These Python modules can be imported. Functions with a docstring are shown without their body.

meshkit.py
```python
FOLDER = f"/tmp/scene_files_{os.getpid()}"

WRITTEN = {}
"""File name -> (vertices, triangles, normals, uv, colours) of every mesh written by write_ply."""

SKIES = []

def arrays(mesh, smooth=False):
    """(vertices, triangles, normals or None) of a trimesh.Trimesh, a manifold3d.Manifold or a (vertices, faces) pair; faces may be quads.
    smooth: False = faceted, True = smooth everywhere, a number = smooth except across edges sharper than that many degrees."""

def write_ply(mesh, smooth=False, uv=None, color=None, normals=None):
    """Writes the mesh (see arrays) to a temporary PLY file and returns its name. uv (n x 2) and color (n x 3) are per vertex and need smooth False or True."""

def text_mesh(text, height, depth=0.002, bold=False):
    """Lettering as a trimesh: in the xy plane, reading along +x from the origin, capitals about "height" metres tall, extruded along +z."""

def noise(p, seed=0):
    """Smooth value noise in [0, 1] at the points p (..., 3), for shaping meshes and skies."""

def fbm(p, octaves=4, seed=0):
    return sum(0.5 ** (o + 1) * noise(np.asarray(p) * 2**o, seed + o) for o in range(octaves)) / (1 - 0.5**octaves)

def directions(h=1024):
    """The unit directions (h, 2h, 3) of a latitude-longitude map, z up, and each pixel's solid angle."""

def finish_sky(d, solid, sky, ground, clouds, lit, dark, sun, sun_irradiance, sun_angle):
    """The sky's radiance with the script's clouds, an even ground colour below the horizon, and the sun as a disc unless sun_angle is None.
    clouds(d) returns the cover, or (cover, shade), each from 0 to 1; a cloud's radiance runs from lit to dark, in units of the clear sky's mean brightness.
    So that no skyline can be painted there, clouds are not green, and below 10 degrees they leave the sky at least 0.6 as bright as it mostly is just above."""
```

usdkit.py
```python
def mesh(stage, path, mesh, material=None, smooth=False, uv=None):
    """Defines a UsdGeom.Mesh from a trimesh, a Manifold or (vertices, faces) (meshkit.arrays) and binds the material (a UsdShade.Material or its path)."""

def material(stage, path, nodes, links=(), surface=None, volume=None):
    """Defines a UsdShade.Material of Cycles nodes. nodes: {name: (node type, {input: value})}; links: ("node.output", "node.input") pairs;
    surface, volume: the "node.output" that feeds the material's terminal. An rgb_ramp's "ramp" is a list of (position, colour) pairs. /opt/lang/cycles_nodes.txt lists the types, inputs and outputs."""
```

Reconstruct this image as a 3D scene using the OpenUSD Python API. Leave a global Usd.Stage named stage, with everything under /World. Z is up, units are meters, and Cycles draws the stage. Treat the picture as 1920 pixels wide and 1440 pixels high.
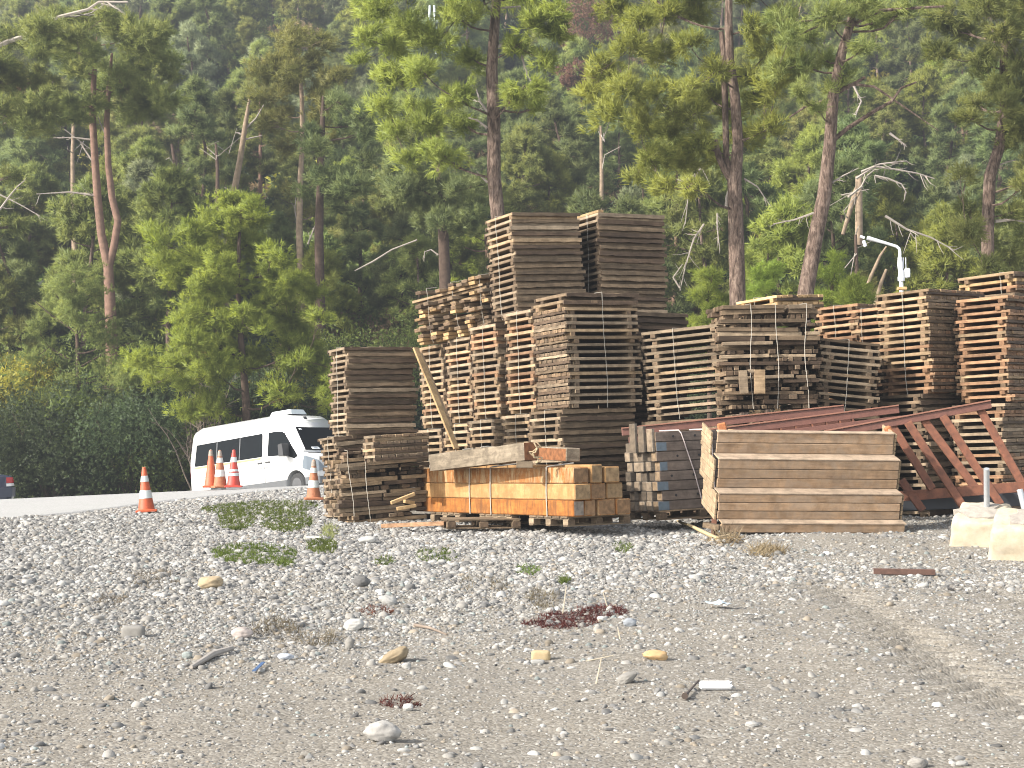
import math
import numpy as np
import trimesh
import manifold3d as mf
import usdkit
import meshkit
from pxr import Usd, UsdGeom, UsdLux, UsdShade, Gf, Sdf, Vt
from scipy.interpolate import PchipInterpolator

stage = Usd.Stage.CreateInMemory()
UsdGeom.SetStageUpAxis(stage, 'Z')
UsdGeom.SetStageMetersPerUnit(stage, 1.0)
UsdGeom.Xform.Define(stage, '/World')
UsdGeom.Scope.Define(stage, '/World/Looks')

# ------------------------------------------------------------------ camera, sky, sun
FOC = 3000.0                                   # focal length in pixels of the 1920 wide photograph
EYE = np.array([0.0, 0.0, 1.7])
PITCH = math.atan(130 / FOC)
FWD = np.array([0, math.cos(PITCH), math.sin(PITCH)])
UPV = np.array([0, -math.sin(PITCH), math.cos(PITCH)])
cam = UsdGeom.Camera.Define(stage, '/World/camera')
cam.CreateHorizontalApertureAttr(36.0)
cam.CreateFocalLengthAttr(36.0 * FOC / 1920)
cam.CreateClippingRangeAttr((0.1, 3000.0))
cam.CreateExposureAttr(1.6)
_m = Gf.Matrix4d(1, 0, 0, 0, *map(float, UPV), 0, *map(float, -FWD), 0, *map(float, EYE), 1)
cam.AddTransformOp().Set(_m)

SUN = np.array([-0.90, -0.40, 0.60]); SUN /= np.linalg.norm(SUN)
usdkit.material(stage, '/World/Looks/sky', {
    'sky': ('sky_texture', {'sky_type': 'single_scattering', 'sun_disc': False, 'sun_elevation': math.asin(SUN[2]),
                            'sun_rotation': math.atan2(SUN[0], SUN[1]), 'aerosol_density': 2.0}),
    'tc': ('texture_coordinate', {}), 'n': ('noise_texture', {'scale': 2.6, 'detail': 7.0, 'roughness': 0.6, 'distortion': 0.3}),
    'r': ('rgb_ramp', {'ramp': [(0.30, (0.35, 0.35, 0.35)), (0.62, (0.9, 0.9, 0.9))]}), 'bw': ('rgb_to_bw', {}),
    'k': ('math', {'math_type': 'multiply', 'value2': 1.12}), 'cl': ('combine_color', {}), 'm': ('mix', {'mix_type': 'mix'}),
    'bg': ('background_shader', {'strength': 0.15})},                     # thin high cloud veils most of the sky
    [('tc.generated', 'n.vector'), ('n.fac', 'r.fac'), ('sky.color', 'bw.color'), ('bw.val', 'k.value1'), ('k.value', 'cl.r'), ('k.value', 'cl.g'), ('k.value', 'cl.b'),
     ('sky.color', 'm.color1'), ('cl.color', 'm.color2'), ('r.color', 'm.fac'), ('m.color', 'bg.color')], surface='bg.background')
dome = UsdLux.DomeLight.Define(stage, '/World/sky')
UsdShade.MaterialBindingAPI.Apply(dome.GetPrim()).Bind(UsdShade.Material.Get(stage, '/World/Looks/sky'))
dome.GetPrim().SetCustomDataByKey('kind', 'structure')
sun = UsdLux.DistantLight.Define(stage, '/World/sun')
sun.CreateIntensityAttr(0.88); sun.CreateAngleAttr(0.6); sun.CreateColorAttr((1.0, 0.94, 0.855))
sun.CreateNormalizeAttr(True)
_x = np.cross([0, 0, 1.0], SUN); _x /= np.linalg.norm(_x); _y = np.cross(SUN, _x)
sun.AddTransformOp().Set(Gf.Matrix4d(*map(float, _x), 0, *map(float, _y), 0, *map(float, SUN), 0, 0, 0, 0, 1))


def at(px, py, D):
    """The point of the place that lies D metres in front of the eye (along y) and shows at that photograph pixel."""
    d = FWD + (px - 960) / FOC * np.array([1.0, 0, 0]) + (720 - py) / FOC * UPV
    return EYE + d * (D / d[1])


# ------------------------------------------------------------------ naming and objects
_count = {}


def numbered(parent, name):
    k = _count.get((parent, name), 0)
    _count[(parent, name)] = k + 1
    return f'{parent}/{name}' if k == 0 else f'{parent}/{name}_{k:03d}'


def tag(prim, label=None, cat=None, group=None, kind=None):
    for k, v in (('label', label), ('category', cat), ('group', group), ('kind', kind)):
        if v:
            prim.SetCustomDataByKey(k, v)


def frame_matrix(o, X, Y, Z):
    return Gf.Matrix4d(*map(float, X), 0, *map(float, Y), 0, *map(float, Z), 0, *map(float, o), 1)


def thing(name, label, cat, loc=(0, 0, 0), rotz=0.0, group=None, axes=None):
    p = numbered('/World', name)
    x = UsdGeom.Xform.Define(stage, p)
    if axes is None:
        c, s = math.cos(rotz), math.sin(rotz)
        axes = ((c, s, 0), (-s, c, 0), (0, 0, 1))
    x.AddTransformOp().Set(frame_matrix(loc, *axes))
    tag(x.GetPrim(), label, cat, group)
    return p


def set_normals(m, mesh):
    if len(mesh) == 3:
        m.CreateNormalsAttr(Vt.Vec3fArray.FromNumpy(np.asarray(mesh[2], np.float32)))
        m.SetNormalsInterpolation('vertex')
    return m


def part(parent, name, mesh, mat, smooth=False, label=None, uv=None):
    p = numbered(parent, name)
    m = set_normals(usdkit.mesh(stage, p, mesh[:2], mat, smooth), mesh) if isinstance(mesh, tuple) else usdkit.mesh(stage, p, mesh, mat, smooth)
    if label:
        tag(m.GetPrim(), label)
    return p


def single(name, label, cat, mesh, mat, smooth=False, group=None, kind=None):
    p = numbered('/World', name)
    m = set_normals(usdkit.mesh(stage, p, mesh[:2], mat, smooth), mesh)
    tag(m.GetPrim(), label, cat, group, kind)
    return p


# ------------------------------------------------------------------ shapes
_S = np.array([[x, y, z] for x in (-1, 1) for y in (-1, 1) for z in (-1, 1)], float)


def _chamfer_faces():
    idx = {}
    for i, s in enumerate(_S):
        for a in range(3):
            idx[tuple(s), a] = 3 * i + a
    F = []

    def add(vs, n):
        pts = np.array([_S[v // 3] * (0.8 + 0.2 * np.eye(3)[v % 3]) for v in vs])
        nn = np.cross(pts[1] - pts[0], pts[2] - pts[0])
        if nn @ n < 0:
            vs = vs[::-1]
        for k in range(1, len(vs) - 1):
            F.append([vs[0], vs[k], vs[k + 1]])
    for a in range(3):
        b, c = [k for k in range(3) if k != a]
        for sg in (-1, 1):
            vs = []
            for (u, v) in ((-1, -1), (1, -1), (1, 1), (-1, 1)):
                s = np.zeros(3); s[a] = sg; s[b] = u; s[c] = v
                vs.append(idx[tuple(s), a])
            n = np.zeros(3); n[a] = sg
            add(vs, n)
    for a in range(3):
        b, c = [k for k in range(3) if k != a]
        for u in (-1, 1):
            for v in (-1, 1):
                s0 = np.zeros(3); s0[b] = u; s0[c] = v
                lo, hi = s0.copy(), s0.copy(); lo[a] = -1; hi[a] = 1
                n = s0.copy()
                add([idx[tuple(lo), b], idx[tuple(hi), b], idx[tuple(hi), c], idx[tuple(lo), c]], n)
    for s in _S:
        add([idx[tuple(s), 0], idx[tuple(s), 1], idx[tuple(s), 2]], s)
    return np.array(F)


_CF = _chamfer_faces()


def cbox(size, center=(0, 0, 0), c=0.006):
    """A box with chamfered edges, 44 triangles."""
    h = np.asarray(size, float) / 2
    c = min(c, 0.4 * h.min())
    v = np.empty((24, 3))
    for i, s in enumerate(_S):
        for a in range(3):
            q = h - c
            q[a] = h[a]
            v[3 * i + a] = s * q
    return v + np.asarray(center, float), _CF


def turn(mesh, ang, axis=2, about=(0, 0, 0)):
    v, f = mesh
    c, s = math.cos(ang), math.sin(ang)
    i, j = [(1, 2), (2, 0), (0, 1)][axis]
    w = np.array(v) - about
    o = w.copy()
    o[:, i] = c * w[:, i] - s * w[:, j]
    o[:, j] = s * w[:, i] + c * w[:, j]
    return o + about, f


def move(mesh, d):
    return mesh[0] + np.asarray(d, float), mesh[1]


def join(*ms):
    vs, fs, n = [], [], 0
    for v, f in ms:
        vs.append(np.asarray(v)); fs.append(np.asarray(f) + n); n += len(v)
    return np.vstack(vs), np.vstack(fs)


def basis(d, up=(0, 0, 1)):
    d = np.asarray(d, float); d = d / np.linalg.norm(d)
    u = np.asarray(up, float)
    if abs(d @ u) > 0.97:
        u = np.array([0, 1.0, 0])
    s = np.cross(u, d); s /= np.linalg.norm(s)
    return d, s, np.cross(d, s)


def bar(p, q, w, h, c=0.004, up=(0, 0, 1)):
    """A chamfered square bar from p to q (points on its centre line)."""
    p, q = np.asarray(p, float), np.asarray(q, float)
    d, s, u = basis(q - p, up)
    v, f = cbox((np.linalg.norm(q - p), w, h), (0, 0, 0), c)
    return (p + q) / 2 + v @ np.array([d, s, u]), f


def tube(pts, radii, sides=6, caps=True):
    p = np.asarray(pts, float)
    r = np.broadcast_to(np.asarray(radii, float), (len(p),))
    t = np.gradient(p, axis=0)
    t /= np.linalg.norm(t, axis=1, keepdims=True) + 1e-12
    a = np.cross(t, np.where(np.abs(t[:, 2:]) < 0.9, [0, 0, 1.0], [1.0, 0, 0]))
    a /= np.linalg.norm(a, axis=1, keepdims=True) + 1e-12
    for i in range(1, len(a)):
        a[i] = a[i - 1] - t[i] * (a[i - 1] @ t[i]); a[i] /= np.linalg.norm(a[i]) + 1e-12
    b, ang = np.cross(t, a), np.arange(sides) * 2 * np.pi / sides
    v = p[:, None] + r[:, None, None] * (np.cos(ang)[None, :, None] * a[:, None] + np.sin(ang)[None, :, None] * b[:, None])
    i, j = np.meshgrid(np.arange(len(p) - 1), np.arange(sides), indexing='ij')
    q = np.stack([i * sides + j, i * sides + (j + 1) % sides, (i + 1) * sides + (j + 1) % sides, (i + 1) * sides + j], -1).reshape(-1, 4)
    f = np.vstack([q[:, [0, 1, 2]], q[:, [0, 2, 3]]])
    v = v.reshape(-1, 3)
    if caps:
        n = len(v)
        v = np.vstack([v, p[0], p[-1]])
        k = np.arange(sides)
        f = np.vstack([f, np.stack([np.full(sides, n), (k + 1) % sides, k], 1),
                       np.stack([np.full(sides, n + 1), n - sides + k, n - sides + (k + 1) % sides], 1)])
    return v, f


def lathe(profile, sides=24):
    """profile: (r, z) points from bottom to top."""
    pr = np.asarray(profile, float)
    ang = np.arange(sides) * 2 * np.pi / sides
    v = np.stack([pr[:, 0, None] * np.cos(ang), pr[:, 0, None] * np.sin(ang), np.repeat(pr[:, 1, None], sides, 1)], -1).reshape(-1, 3)
    i, j = np.meshgrid(np.arange(len(pr) - 1), np.arange(sides), indexing='ij')
    q = np.stack([i * sides + j, i * sides + (j + 1) % sides, (i + 1) * sides + (j + 1) % sides, (i + 1) * sides + j], -1).reshape(-1, 4)
    return v, np.vstack([q[:, [0, 1, 2]], q[:, [0, 2, 3]]])


# ------------------------------------------------------------------ materials
TONED = 0.785                                   # all built colours are given a little too light below and are toned down here


def toned(*cols):
    return [tuple(TONED * c for c in q) for q in cols]


def mat(name, nodes, links, surface='p.BSDF', volume=None):
    return usdkit.material(stage, '/World/Looks/' + name, nodes, links, surface=surface, volume=volume)


def plain(name, col, rough=0.6, metal=0.0, spec=0.5, vary=0.12, scale=6.0, bump=0.0, coat=0.0):
    col, = toned(col)
    n = {'g': ('geometry', {}), 'n': ('noise_texture', {'scale': scale, 'detail': 5.0, 'roughness': 0.65}),
         'r': ('rgb_ramp', {'ramp': [(0.25, tuple(c * (1 - vary) for c in col)), (0.75, tuple(min(1, c * (1 + vary)) for c in col))]}),
         'p': ('principled_bsdf', {'roughness': rough, 'metallic': metal, 'specular_ior_level': spec, 'coat_weight': coat})}
    l = [('g.position', 'n.vector'), ('n.fac', 'r.fac'), ('r.color', 'p.base_color')]
    if bump:
        n['b'] = ('bump', {'strength': bump, 'distance': 0.01})
        l += [('n.fac', 'b.height'), ('b.normal', 'p.normal')]
    return mat(name, n, l)


def wood(name, dark, light, end, axis, rough=0.85, grain=26.0, stain=None, stain_amt=0.5, vary=0.35, drip=(3.2, 3.2, 3.2), edge=(0.42, 0.62)):
    """Sawn wood: grain along the object's axis (0, 1, 2), another tone on the end grain, every piece a little lighter or darker."""
    dark, light, end = toned(dark, light, end)
    if stain:
        stain, = toned(stain)
    sc = [grain] * 3; sc[axis] = 1.6
    e = 'xyz'[axis]
    n = {'tc': ('texture_coordinate', {}), 'oi': ('object_info', {}),
         'off': ('vector_math', {'math_type': 'multiply_add', 'vector2': (37.0, 37.0, 37.0)}),
         'cx': ('combine_xyz', {}),
         'm': ('mapping', {'scale': tuple(sc)}),
         'n': ('noise_texture', {'scale': 1.0, 'detail': 4.0, 'roughness': 0.7, 'distortion': 0.4}),
         'n2': ('noise_texture', {'scale': 5.0, 'detail': 4.0, 'roughness': 0.7}),
         'r': ('rgb_ramp', {'ramp': [(0.28, dark), (0.5, tuple((a + b) / 2 for a, b in zip(dark, light))), (0.72, light)]}),
         'blot': ('rgb_ramp', {'ramp': [(0.38, (0.55, 0.53, 0.5)), (0.6, (1.05, 1.03, 1.0))]}),
         'mul': ('mix', {'mix_type': 'multiply', 'fac': 0.75}),
         'sep': ('separate_xyz', {}), 'abs': ('math', {'math_type': 'absolute'}), 'gt': ('math', {'math_type': 'greater_than', 'value2': 0.75}),
         'en': ('noise_texture', {'scale': 14.0, 'detail': 4.0}),
         'er': ('rgb_ramp', {'ramp': [(0.3, tuple(c * 0.6 for c in end)), (0.7, tuple(c * 1.35 for c in end))]}),
         'em': ('mix', {'mix_type': 'mix'}),
         'vr': ('map_range', {'from_min': 0.0, 'from_max': 1.0, 'to_min': 1 - vary, 'to_max': 1 + vary}),
         'hs': ('hsv', {'hue': 0.5, 'saturation': 1.0, 'fac': 1.0}),
         'b': ('bump', {'strength': 0.5, 'distance': 0.004}),
         'p': ('principled_bsdf', {'roughness': rough, 'specular_ior_level': 0.25})}
    l = [('oi.random', 'cx.x'), ('oi.random', 'cx.z'), ('cx.vector', 'off.vector1'), ('tc.object', 'off.vector3'),
         ('off.vector', 'm.vector'), ('m.vector', 'n.vector'), ('off.vector', 'n2.vector'),
         ('n.fac', 'r.fac'), ('n2.fac', 'blot.fac'), ('r.color', 'mul.color1'), ('blot.color', 'mul.color2'),
         ('tc.normal', 'sep.vector'), (f'sep.{e}', 'abs.value1'), ('abs.value', 'gt.value1'),
         ('off.vector', 'en.vector'), ('en.fac', 'er.fac'), ('er.color', 'em.color2'), ('gt.value', 'em.fac'),
         ('em.color', 'hs.color'), ('oi.random', 'vr.value'), ('vr.result', 'hs.value'), ('hs.color', 'p.base_color'),
         ('n.fac', 'b.height'), ('b.normal', 'p.normal')]
    if stain:
        n['sm_'] = ('mapping', {'scale': drip})
        n['sn'] = ('noise_texture', {'scale': 1.0, 'detail': 6.0, 'roughness': 0.75, 'distortion': 0.8})
        n['sr'] = ('rgb_ramp', {'ramp': [(edge[0], (0, 0, 0)), (edge[1], (stain_amt,) * 3)]})
        n['sm'] = ('mix', {'mix_type': 'mix', 'color2': stain})
        l += [('off.vector', 'sm_.vector'), ('sm_.vector', 'sn.vector'), ('sn.fac', 'sr.fac'), ('sr.color', 'sm.fac'), ('mul.color', 'sm.color1'), ('sm.color', 'em.color1')]
    else:
        l += [('mul.color', 'em.color1')]
    return mat(name, n, l)


def leafy(name, dark, light, scale=0.9, trans=0.45, vary=0.18, rough=0.6):
    n = {'g': ('geometry', {}), 'oi': ('object_info', {}),
         'n': ('noise_texture', {'scale': scale, 'detail': 3.0, 'roughness': 0.7}),
         'r': ('rgb_ramp', {'ramp': [(0.34, dark), (0.66, light)]}),
         'w': ('map_range', {'from_min': 0.0, 'from_max': 1.0, 'to_min': 0.5, 'to_max': 1.65}),
         'vr': ('map_range', {'from_min': 0.0, 'from_max': 1.0, 'to_min': 1 - vary, 'to_max': 1 + vary}),
         'vm': ('math', {'math_type': 'multiply'}),
         'hr': ('map_range', {'from_min': 0.0, 'from_max': 1.0, 'to_min': 0.488, 'to_max': 0.512}),
         'hs': ('hsv', {'saturation': 1.0, 'fac': 1.0}),
         'p': ('principled_bsdf', {'roughness': rough, 'specular_ior_level': 0.25}),
         't': ('translucent_bsdf', {}), 'tg': ('hsv', {'hue': 0.49, 'saturation': 1.08, 'value': 1.15, 'fac': 1.0}), 'x': ('mix_closure', {'fac': trans})}
    l = [('g.position', 'n.vector'), ('n.fac', 'r.fac'), ('r.color', 'hs.color'), ('g.random_per_island', 'w.value'),
         ('oi.random', 'vr.value'), ('w.result', 'vm.value1'), ('vr.result', 'vm.value2'), ('vm.value', 'hs.value'),
         ('oi.random', 'hr.value'), ('hr.result', 'hs.hue'),
         ('hs.color', 'p.base_color'), ('hs.color', 'tg.color'), ('tg.color', 't.color'), ('p.BSDF', 'x.closure1'), ('t.BSDF', 'x.closure2')]
    return mat(name, n, l, surface='x.closure')


def glassy(name, tint=(0.006, 0.007, 0.008), through=0.02):
    n = {'tr': ('transparent_bsdf', {'color': (0.35, 0.4, 0.42)}), 'gl': ('glossy_bsdf', {'color': (0.20, 0.22, 0.23), 'roughness': 0.05}),
         'df': ('diffuse_bsdf', {'color': tint}), 'mx': ('mix_closure', {'fac': 1 - through}), 'fr': ('fresnel', {'IOR': 1.22}), 'x': ('mix_closure', {})}
    return mat(name, n, [('tr.BSDF', 'mx.closure1'), ('df.BSDF', 'mx.closure2'), ('mx.closure', 'x.closure1'), ('gl.BSDF', 'x.closure2'), ('fr.fac', 'x.fac')], surface='x.closure')

# ------------------------------------------------------------------ terrain
_prof = PchipInterpolator([-30, 0, 6, 8.6, 12, 16, 20, 25, 30, 35, 40, 44, 48, 57, 62, 75, 100, 150, 220, 330],
                          [-.9, -.25, -.08, 0, .1, .25, .42, .575, .72, .82, .865, .72, .42, .5, 1.2, 6.0, 17.0, 40.0, 72.0, 115.0])


def smoothstep(a, b, x):
    t = np.clip((x - a) / (b - a), 0, 1)
    return t * t * (3 - 2 * t)


def height(x, y, fine=True):
    x, y = np.asarray(x, float), np.asarray(y, float)
    z = _prof(np.clip(y, -30, 330))
    z = z + 0.045 * np.clip(x + 5.0, -14, 2.2) * smoothstep(24, 31, y) * (1 - smoothstep(60, 90, y))
    z = z + np.clip(x, 0, 9) * 0.012 * smoothstep(17, 22, y) * (1 - smoothstep(30, 40, y))
    far = smoothstep(58, 80, y)
    p = np.stack([x, y, 0 * x], -1)
    z = z + far * (6.0 * (meshkit.fbm(p / 38.0, 3, 5) - 0.5) + 1.6 * (meshkit.fbm(p / 7.0, 3, 9) - 0.5))
    if fine:
        near = 1 - smoothstep(26, 32, y)
        z = z + near * (0.10 * (meshkit.fbm(p / 1.7, 3, 3) - 0.5) + 0.035 * (meshkit.fbm(p / 0.33, 3, 4) - 0.5))
        # the sandy heap before the stepped boards
        z = z + 0.13 * np.exp(-((x - 4.1) / 0.95) ** 2 - ((y - 21.3) / 0.8) ** 2)
        # wheel ruts with tread ribs across the sand on the right
        for off, amp in ((3.35, 1.0), (4.95, 0.6)):
            d = x - off - 0.05 * np.sin(y * 0.9)
            rut = np.exp(-(d / 0.34) ** 4) * smoothstep(9.3, 10.5, y) * (1 - smoothstep(16.6, 17.6, y))
            z = z + amp * rut * (-0.012 + 0.036 * np.sin(2 * np.pi * (y * 3.1 + np.abs(d) * 2.0)))
    return z


def grid_mesh(xs, ys, dz=0.0, keep=None):
    X, Y = np.meshgrid(xs, ys)
    v = np.stack([X, Y, height(X, Y) + dz], -1).reshape(-1, 3)
    ny, nx = X.shape
    i, j = np.meshgrid(np.arange(ny - 1), np.arange(nx - 1), indexing='ij')
    q = np.stack([i * nx + j, i * nx + j + 1, (i + 1) * nx + j + 1, (i + 1) * nx + j], -1).reshape(-1, 4)
    f = np.vstack([q[:, [0, 1, 2]], q[:, [0, 2, 3]]])
    if keep is not None:
        c = v[f].mean(1)
        f = f[keep(c[:, 0], c[:, 1])]
        used = np.unique(f)
        back = np.full(len(v), -1); back[used] = np.arange(len(used))
        v, f = v[used], back[f]
    return v, f


def ground_colour(name, sand, grey, pale, dark):
    sand, grey, pale, dark = toned(sand, grey, pale, dark)
    n = {'g': ('geometry', {}),
         'big': ('noise_texture', {'scale': 0.55, 'detail': 5.0, 'roughness': 0.6}),
         'mid': ('noise_texture', {'scale': 4.0, 'detail': 5.0, 'roughness': 0.7}),
         'rb': ('rgb_ramp', {'ramp': [(0.35, sand), (0.62, grey)]}),
         'v': ('voronoi_texture', {'scale': 42.0, 'randomness': 1.0}),
         'v2': ('voronoi_texture', {'scale': 95.0, 'randomness': 1.0}),
         'bw': ('rgb_to_bw', {}), 'bw2': ('rgb_to_bw', {}),
         'rv': ('rgb_ramp', {'ramp': [(0.15, dark), (0.4, grey), (0.6, sand), (0.85, pale)]}),
         'rv2': ('rgb_ramp', {'ramp': [(0.15, dark), (0.45, grey), (0.6, sand), (0.9, pale)]}),
         'm1': ('mix', {'mix_type': 'mix'}), 'm2': ('mix', {'mix_type': 'mix', 'fac': 0.5}),
         'rm': ('rgb_ramp', {'ramp': [(0.35, (0.25, 0.25, 0.25)), (0.65, (0.8, 0.8, 0.8))]}),
         'h': ('math', {'math_type': 'multiply_add', 'value2': -1.0, 'value3': 1.0}),
         'b': ('bump', {'strength': 0.5, 'distance': 0.012}),
         'p': ('principled_bsdf', {'roughness': 0.95, 'specular_ior_level': 0.15})}
    l = [('g.position', x + '.vector') for x in ('big', 'mid', 'v', 'v2')]
    l += [('big.fac', 'rb.fac'), ('v.color', 'bw.color'), ('bw.val', 'rv.fac'), ('v2.color', 'bw2.color'), ('bw2.val', 'rv2.fac'),
          ('rb.color', 'm2.color1'), ('rv2.color', 'm2.color2'), ('mid.fac', 'rm.fac'), ('rm.color', 'm1.fac'),
          ('m2.color', 'm1.color1'), ('rv.color', 'm1.color2'), ('m1.color', 'p.base_color'),
          ('v.distance', 'h.value1'), ('h.value', 'b.height'), ('b.normal', 'p.normal')]
    return mat(name, n, l)


M_ground = ground_colour('beach_gravel', (0.179, 0.157, 0.125), (0.189, 0.172, 0.148), (0.324, 0.306, 0.269), (0.084, 0.075, 0.062))
M_road = ground_colour('pale_road', (0.289, 0.284, 0.274), (0.328, 0.323, 0.307), (0.404, 0.395, 0.38), (0.211, 0.208, 0.198))
M_hill = mat('hill_floor', {
    'g': ('geometry', {}), 'n': ('noise_texture', {'scale': 0.35, 'detail': 8.0, 'roughness': 0.7}), 'n2': ('noise_texture', {'scale': 2.5, 'detail': 6.0, 'roughness': 0.7}),
    'r': ('rgb_ramp', {'ramp': [(0.3, (0.06, 0.075, 0.03)), (0.5, (0.11, 0.11, 0.055)), (0.68, (0.22, 0.18, 0.13))]}),
    'r2': ('rgb_ramp', {'ramp': [(0.3, (0.5, 0.5, 0.5)), (0.7, (1.2, 1.2, 1.2))]}), 'm': ('mix', {'mix_type': 'multiply', 'fac': 1.0}),
    'b': ('bump', {'strength': 0.8, 'distance': 0.2}), 'p': ('principled_bsdf', {'roughness': 0.95, 'specular_ior_level': 0.1})},
    [('g.position', 'n.vector'), ('g.position', 'n2.vector'), ('n.fac', 'r.fac'), ('n2.fac', 'r2.fac'), ('r.color', 'm.color1'), ('r2.color', 'm.color2'),
     ('m.color', 'p.base_color'), ('n2.fac', 'b.height'), ('b.normal', 'p.normal')])

_xs = np.unique(np.round(np.concatenate([np.arange(-40, -9, 0.8), np.arange(-9, 1.6, 0.09), np.arange(1.6, 6.3, 0.036), np.arange(6.3, 10, 0.09), np.arange(10, 41, 0.8)]), 4))
_ys = np.unique(np.round(np.concatenate([np.arange(-12, 6, 0.5), np.arange(6, 19, 0.055), np.arange(19, 28, 0.09), np.arange(28, 60.1, 0.4)]), 4))
single('ground', None, None, grid_mesh(_xs, _ys), M_ground, True, kind='structure')
_hx, _hy = np.arange(-170, 171, 2.5), np.arange(59.5, 330, 2.2)
single('hillside', None, None, grid_mesh(_hx, _hy, -0.02), M_hill, True, kind='structure')
_wx = np.concatenate([np.arange(-800, -39, 40), np.arange(41, 801, 40)])
# the pale road: its near edge swings away to the right behind the gravel
_rx = np.concatenate([np.arange(-45, -12, 1.0), np.arange(-12, 3, 0.3), np.arange(3, 45, 1.5)])
_edge = np.interp(_rx, [-45, -8.7, -7.2, -5.2, -3.0, 0, 45], [24.5, 27.2, 33.0, 38.2, 40.3, 41.5, 42])
_edge = _edge + 0.25 * (meshkit.fbm(np.stack([_rx, 0 * _rx, 0 * _rx], -1) / 1.3, 3, 21) - 0.5)
_t = np.linspace(0, 1, 90)[:, None]
_RX = np.broadcast_to(_rx, (90, len(_rx)))
_RY = _edge * (1 - _t) + 55.5 * _t
_rv = np.stack([_RX, _RY, height(_RX, _RY, False) + np.where(_t > 0.01, 0.035, 0.0)], -1).reshape(-1, 3)
_i, _j = np.meshgrid(np.arange(89), np.arange(len(_rx) - 1), indexing='ij')
_n = len(_rx)
_q = np.stack([_i * _n + _j, _i * _n + _j + 1, (_i + 1) * _n + _j + 1, (_i + 1) * _n + _j], -1).reshape(-1, 4)
single('road', None, None, (_rv, _q), M_road, True, kind='structure')


# ------------------------------------------------------------------ pebbles of the beach
def pebble_mesh(rng, sub=1, flat=0.6, rough=0.16):
    m = trimesh.creation.icosphere(sub, 1.0)
    v = np.array(m.vertices)
    k = rng.uniform(0.75, 1.3, 3); k[2] *= flat
    d = 1 + rough * 2 * (meshkit.fbm(v * 1.3 + rng.uniform(0, 50, 3), 2, 1) - 0.5) * 2
    return v * d[:, None] * k, np.array(m.faces)


def stone_mat(name, a, b, scale=18.0):
    a, b = toned(a, b)
    n = {'tc': ('texture_coordinate', {}), 'oi': ('object_info', {}), 'g': ('geometry', {}), 'n': ('noise_texture', {'scale': scale, 'detail': 6.0, 'roughness': 0.7}),
         'r': ('rgb_ramp', {'ramp': [(0.3, a), (0.7, b)]}),
         'vr': ('map_range', {'from_min': 0.0, 'from_max': 1.0, 'to_min': 0.65, 'to_max': 1.2}), 'hs': ('hsv', {'hue': 0.5, 'saturation': 1.0, 'fac': 1.0}),
         'b': ('bump', {'strength': 0.35, 'distance': 0.01}), 'p': ('principled_bsdf', {'roughness': 0.85, 'specular_ior_level': 0.25})}
    return mat(name, n, [('g.position', 'n.vector'), ('n.fac', 'r.fac'), ('r.color', 'hs.color'), ('oi.random', 'vr.value'), ('vr.result', 'hs.value'),
                         ('hs.color', 'p.base_color'), ('n.fac', 'b.height'), ('b.normal', 'p.normal')])


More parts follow.
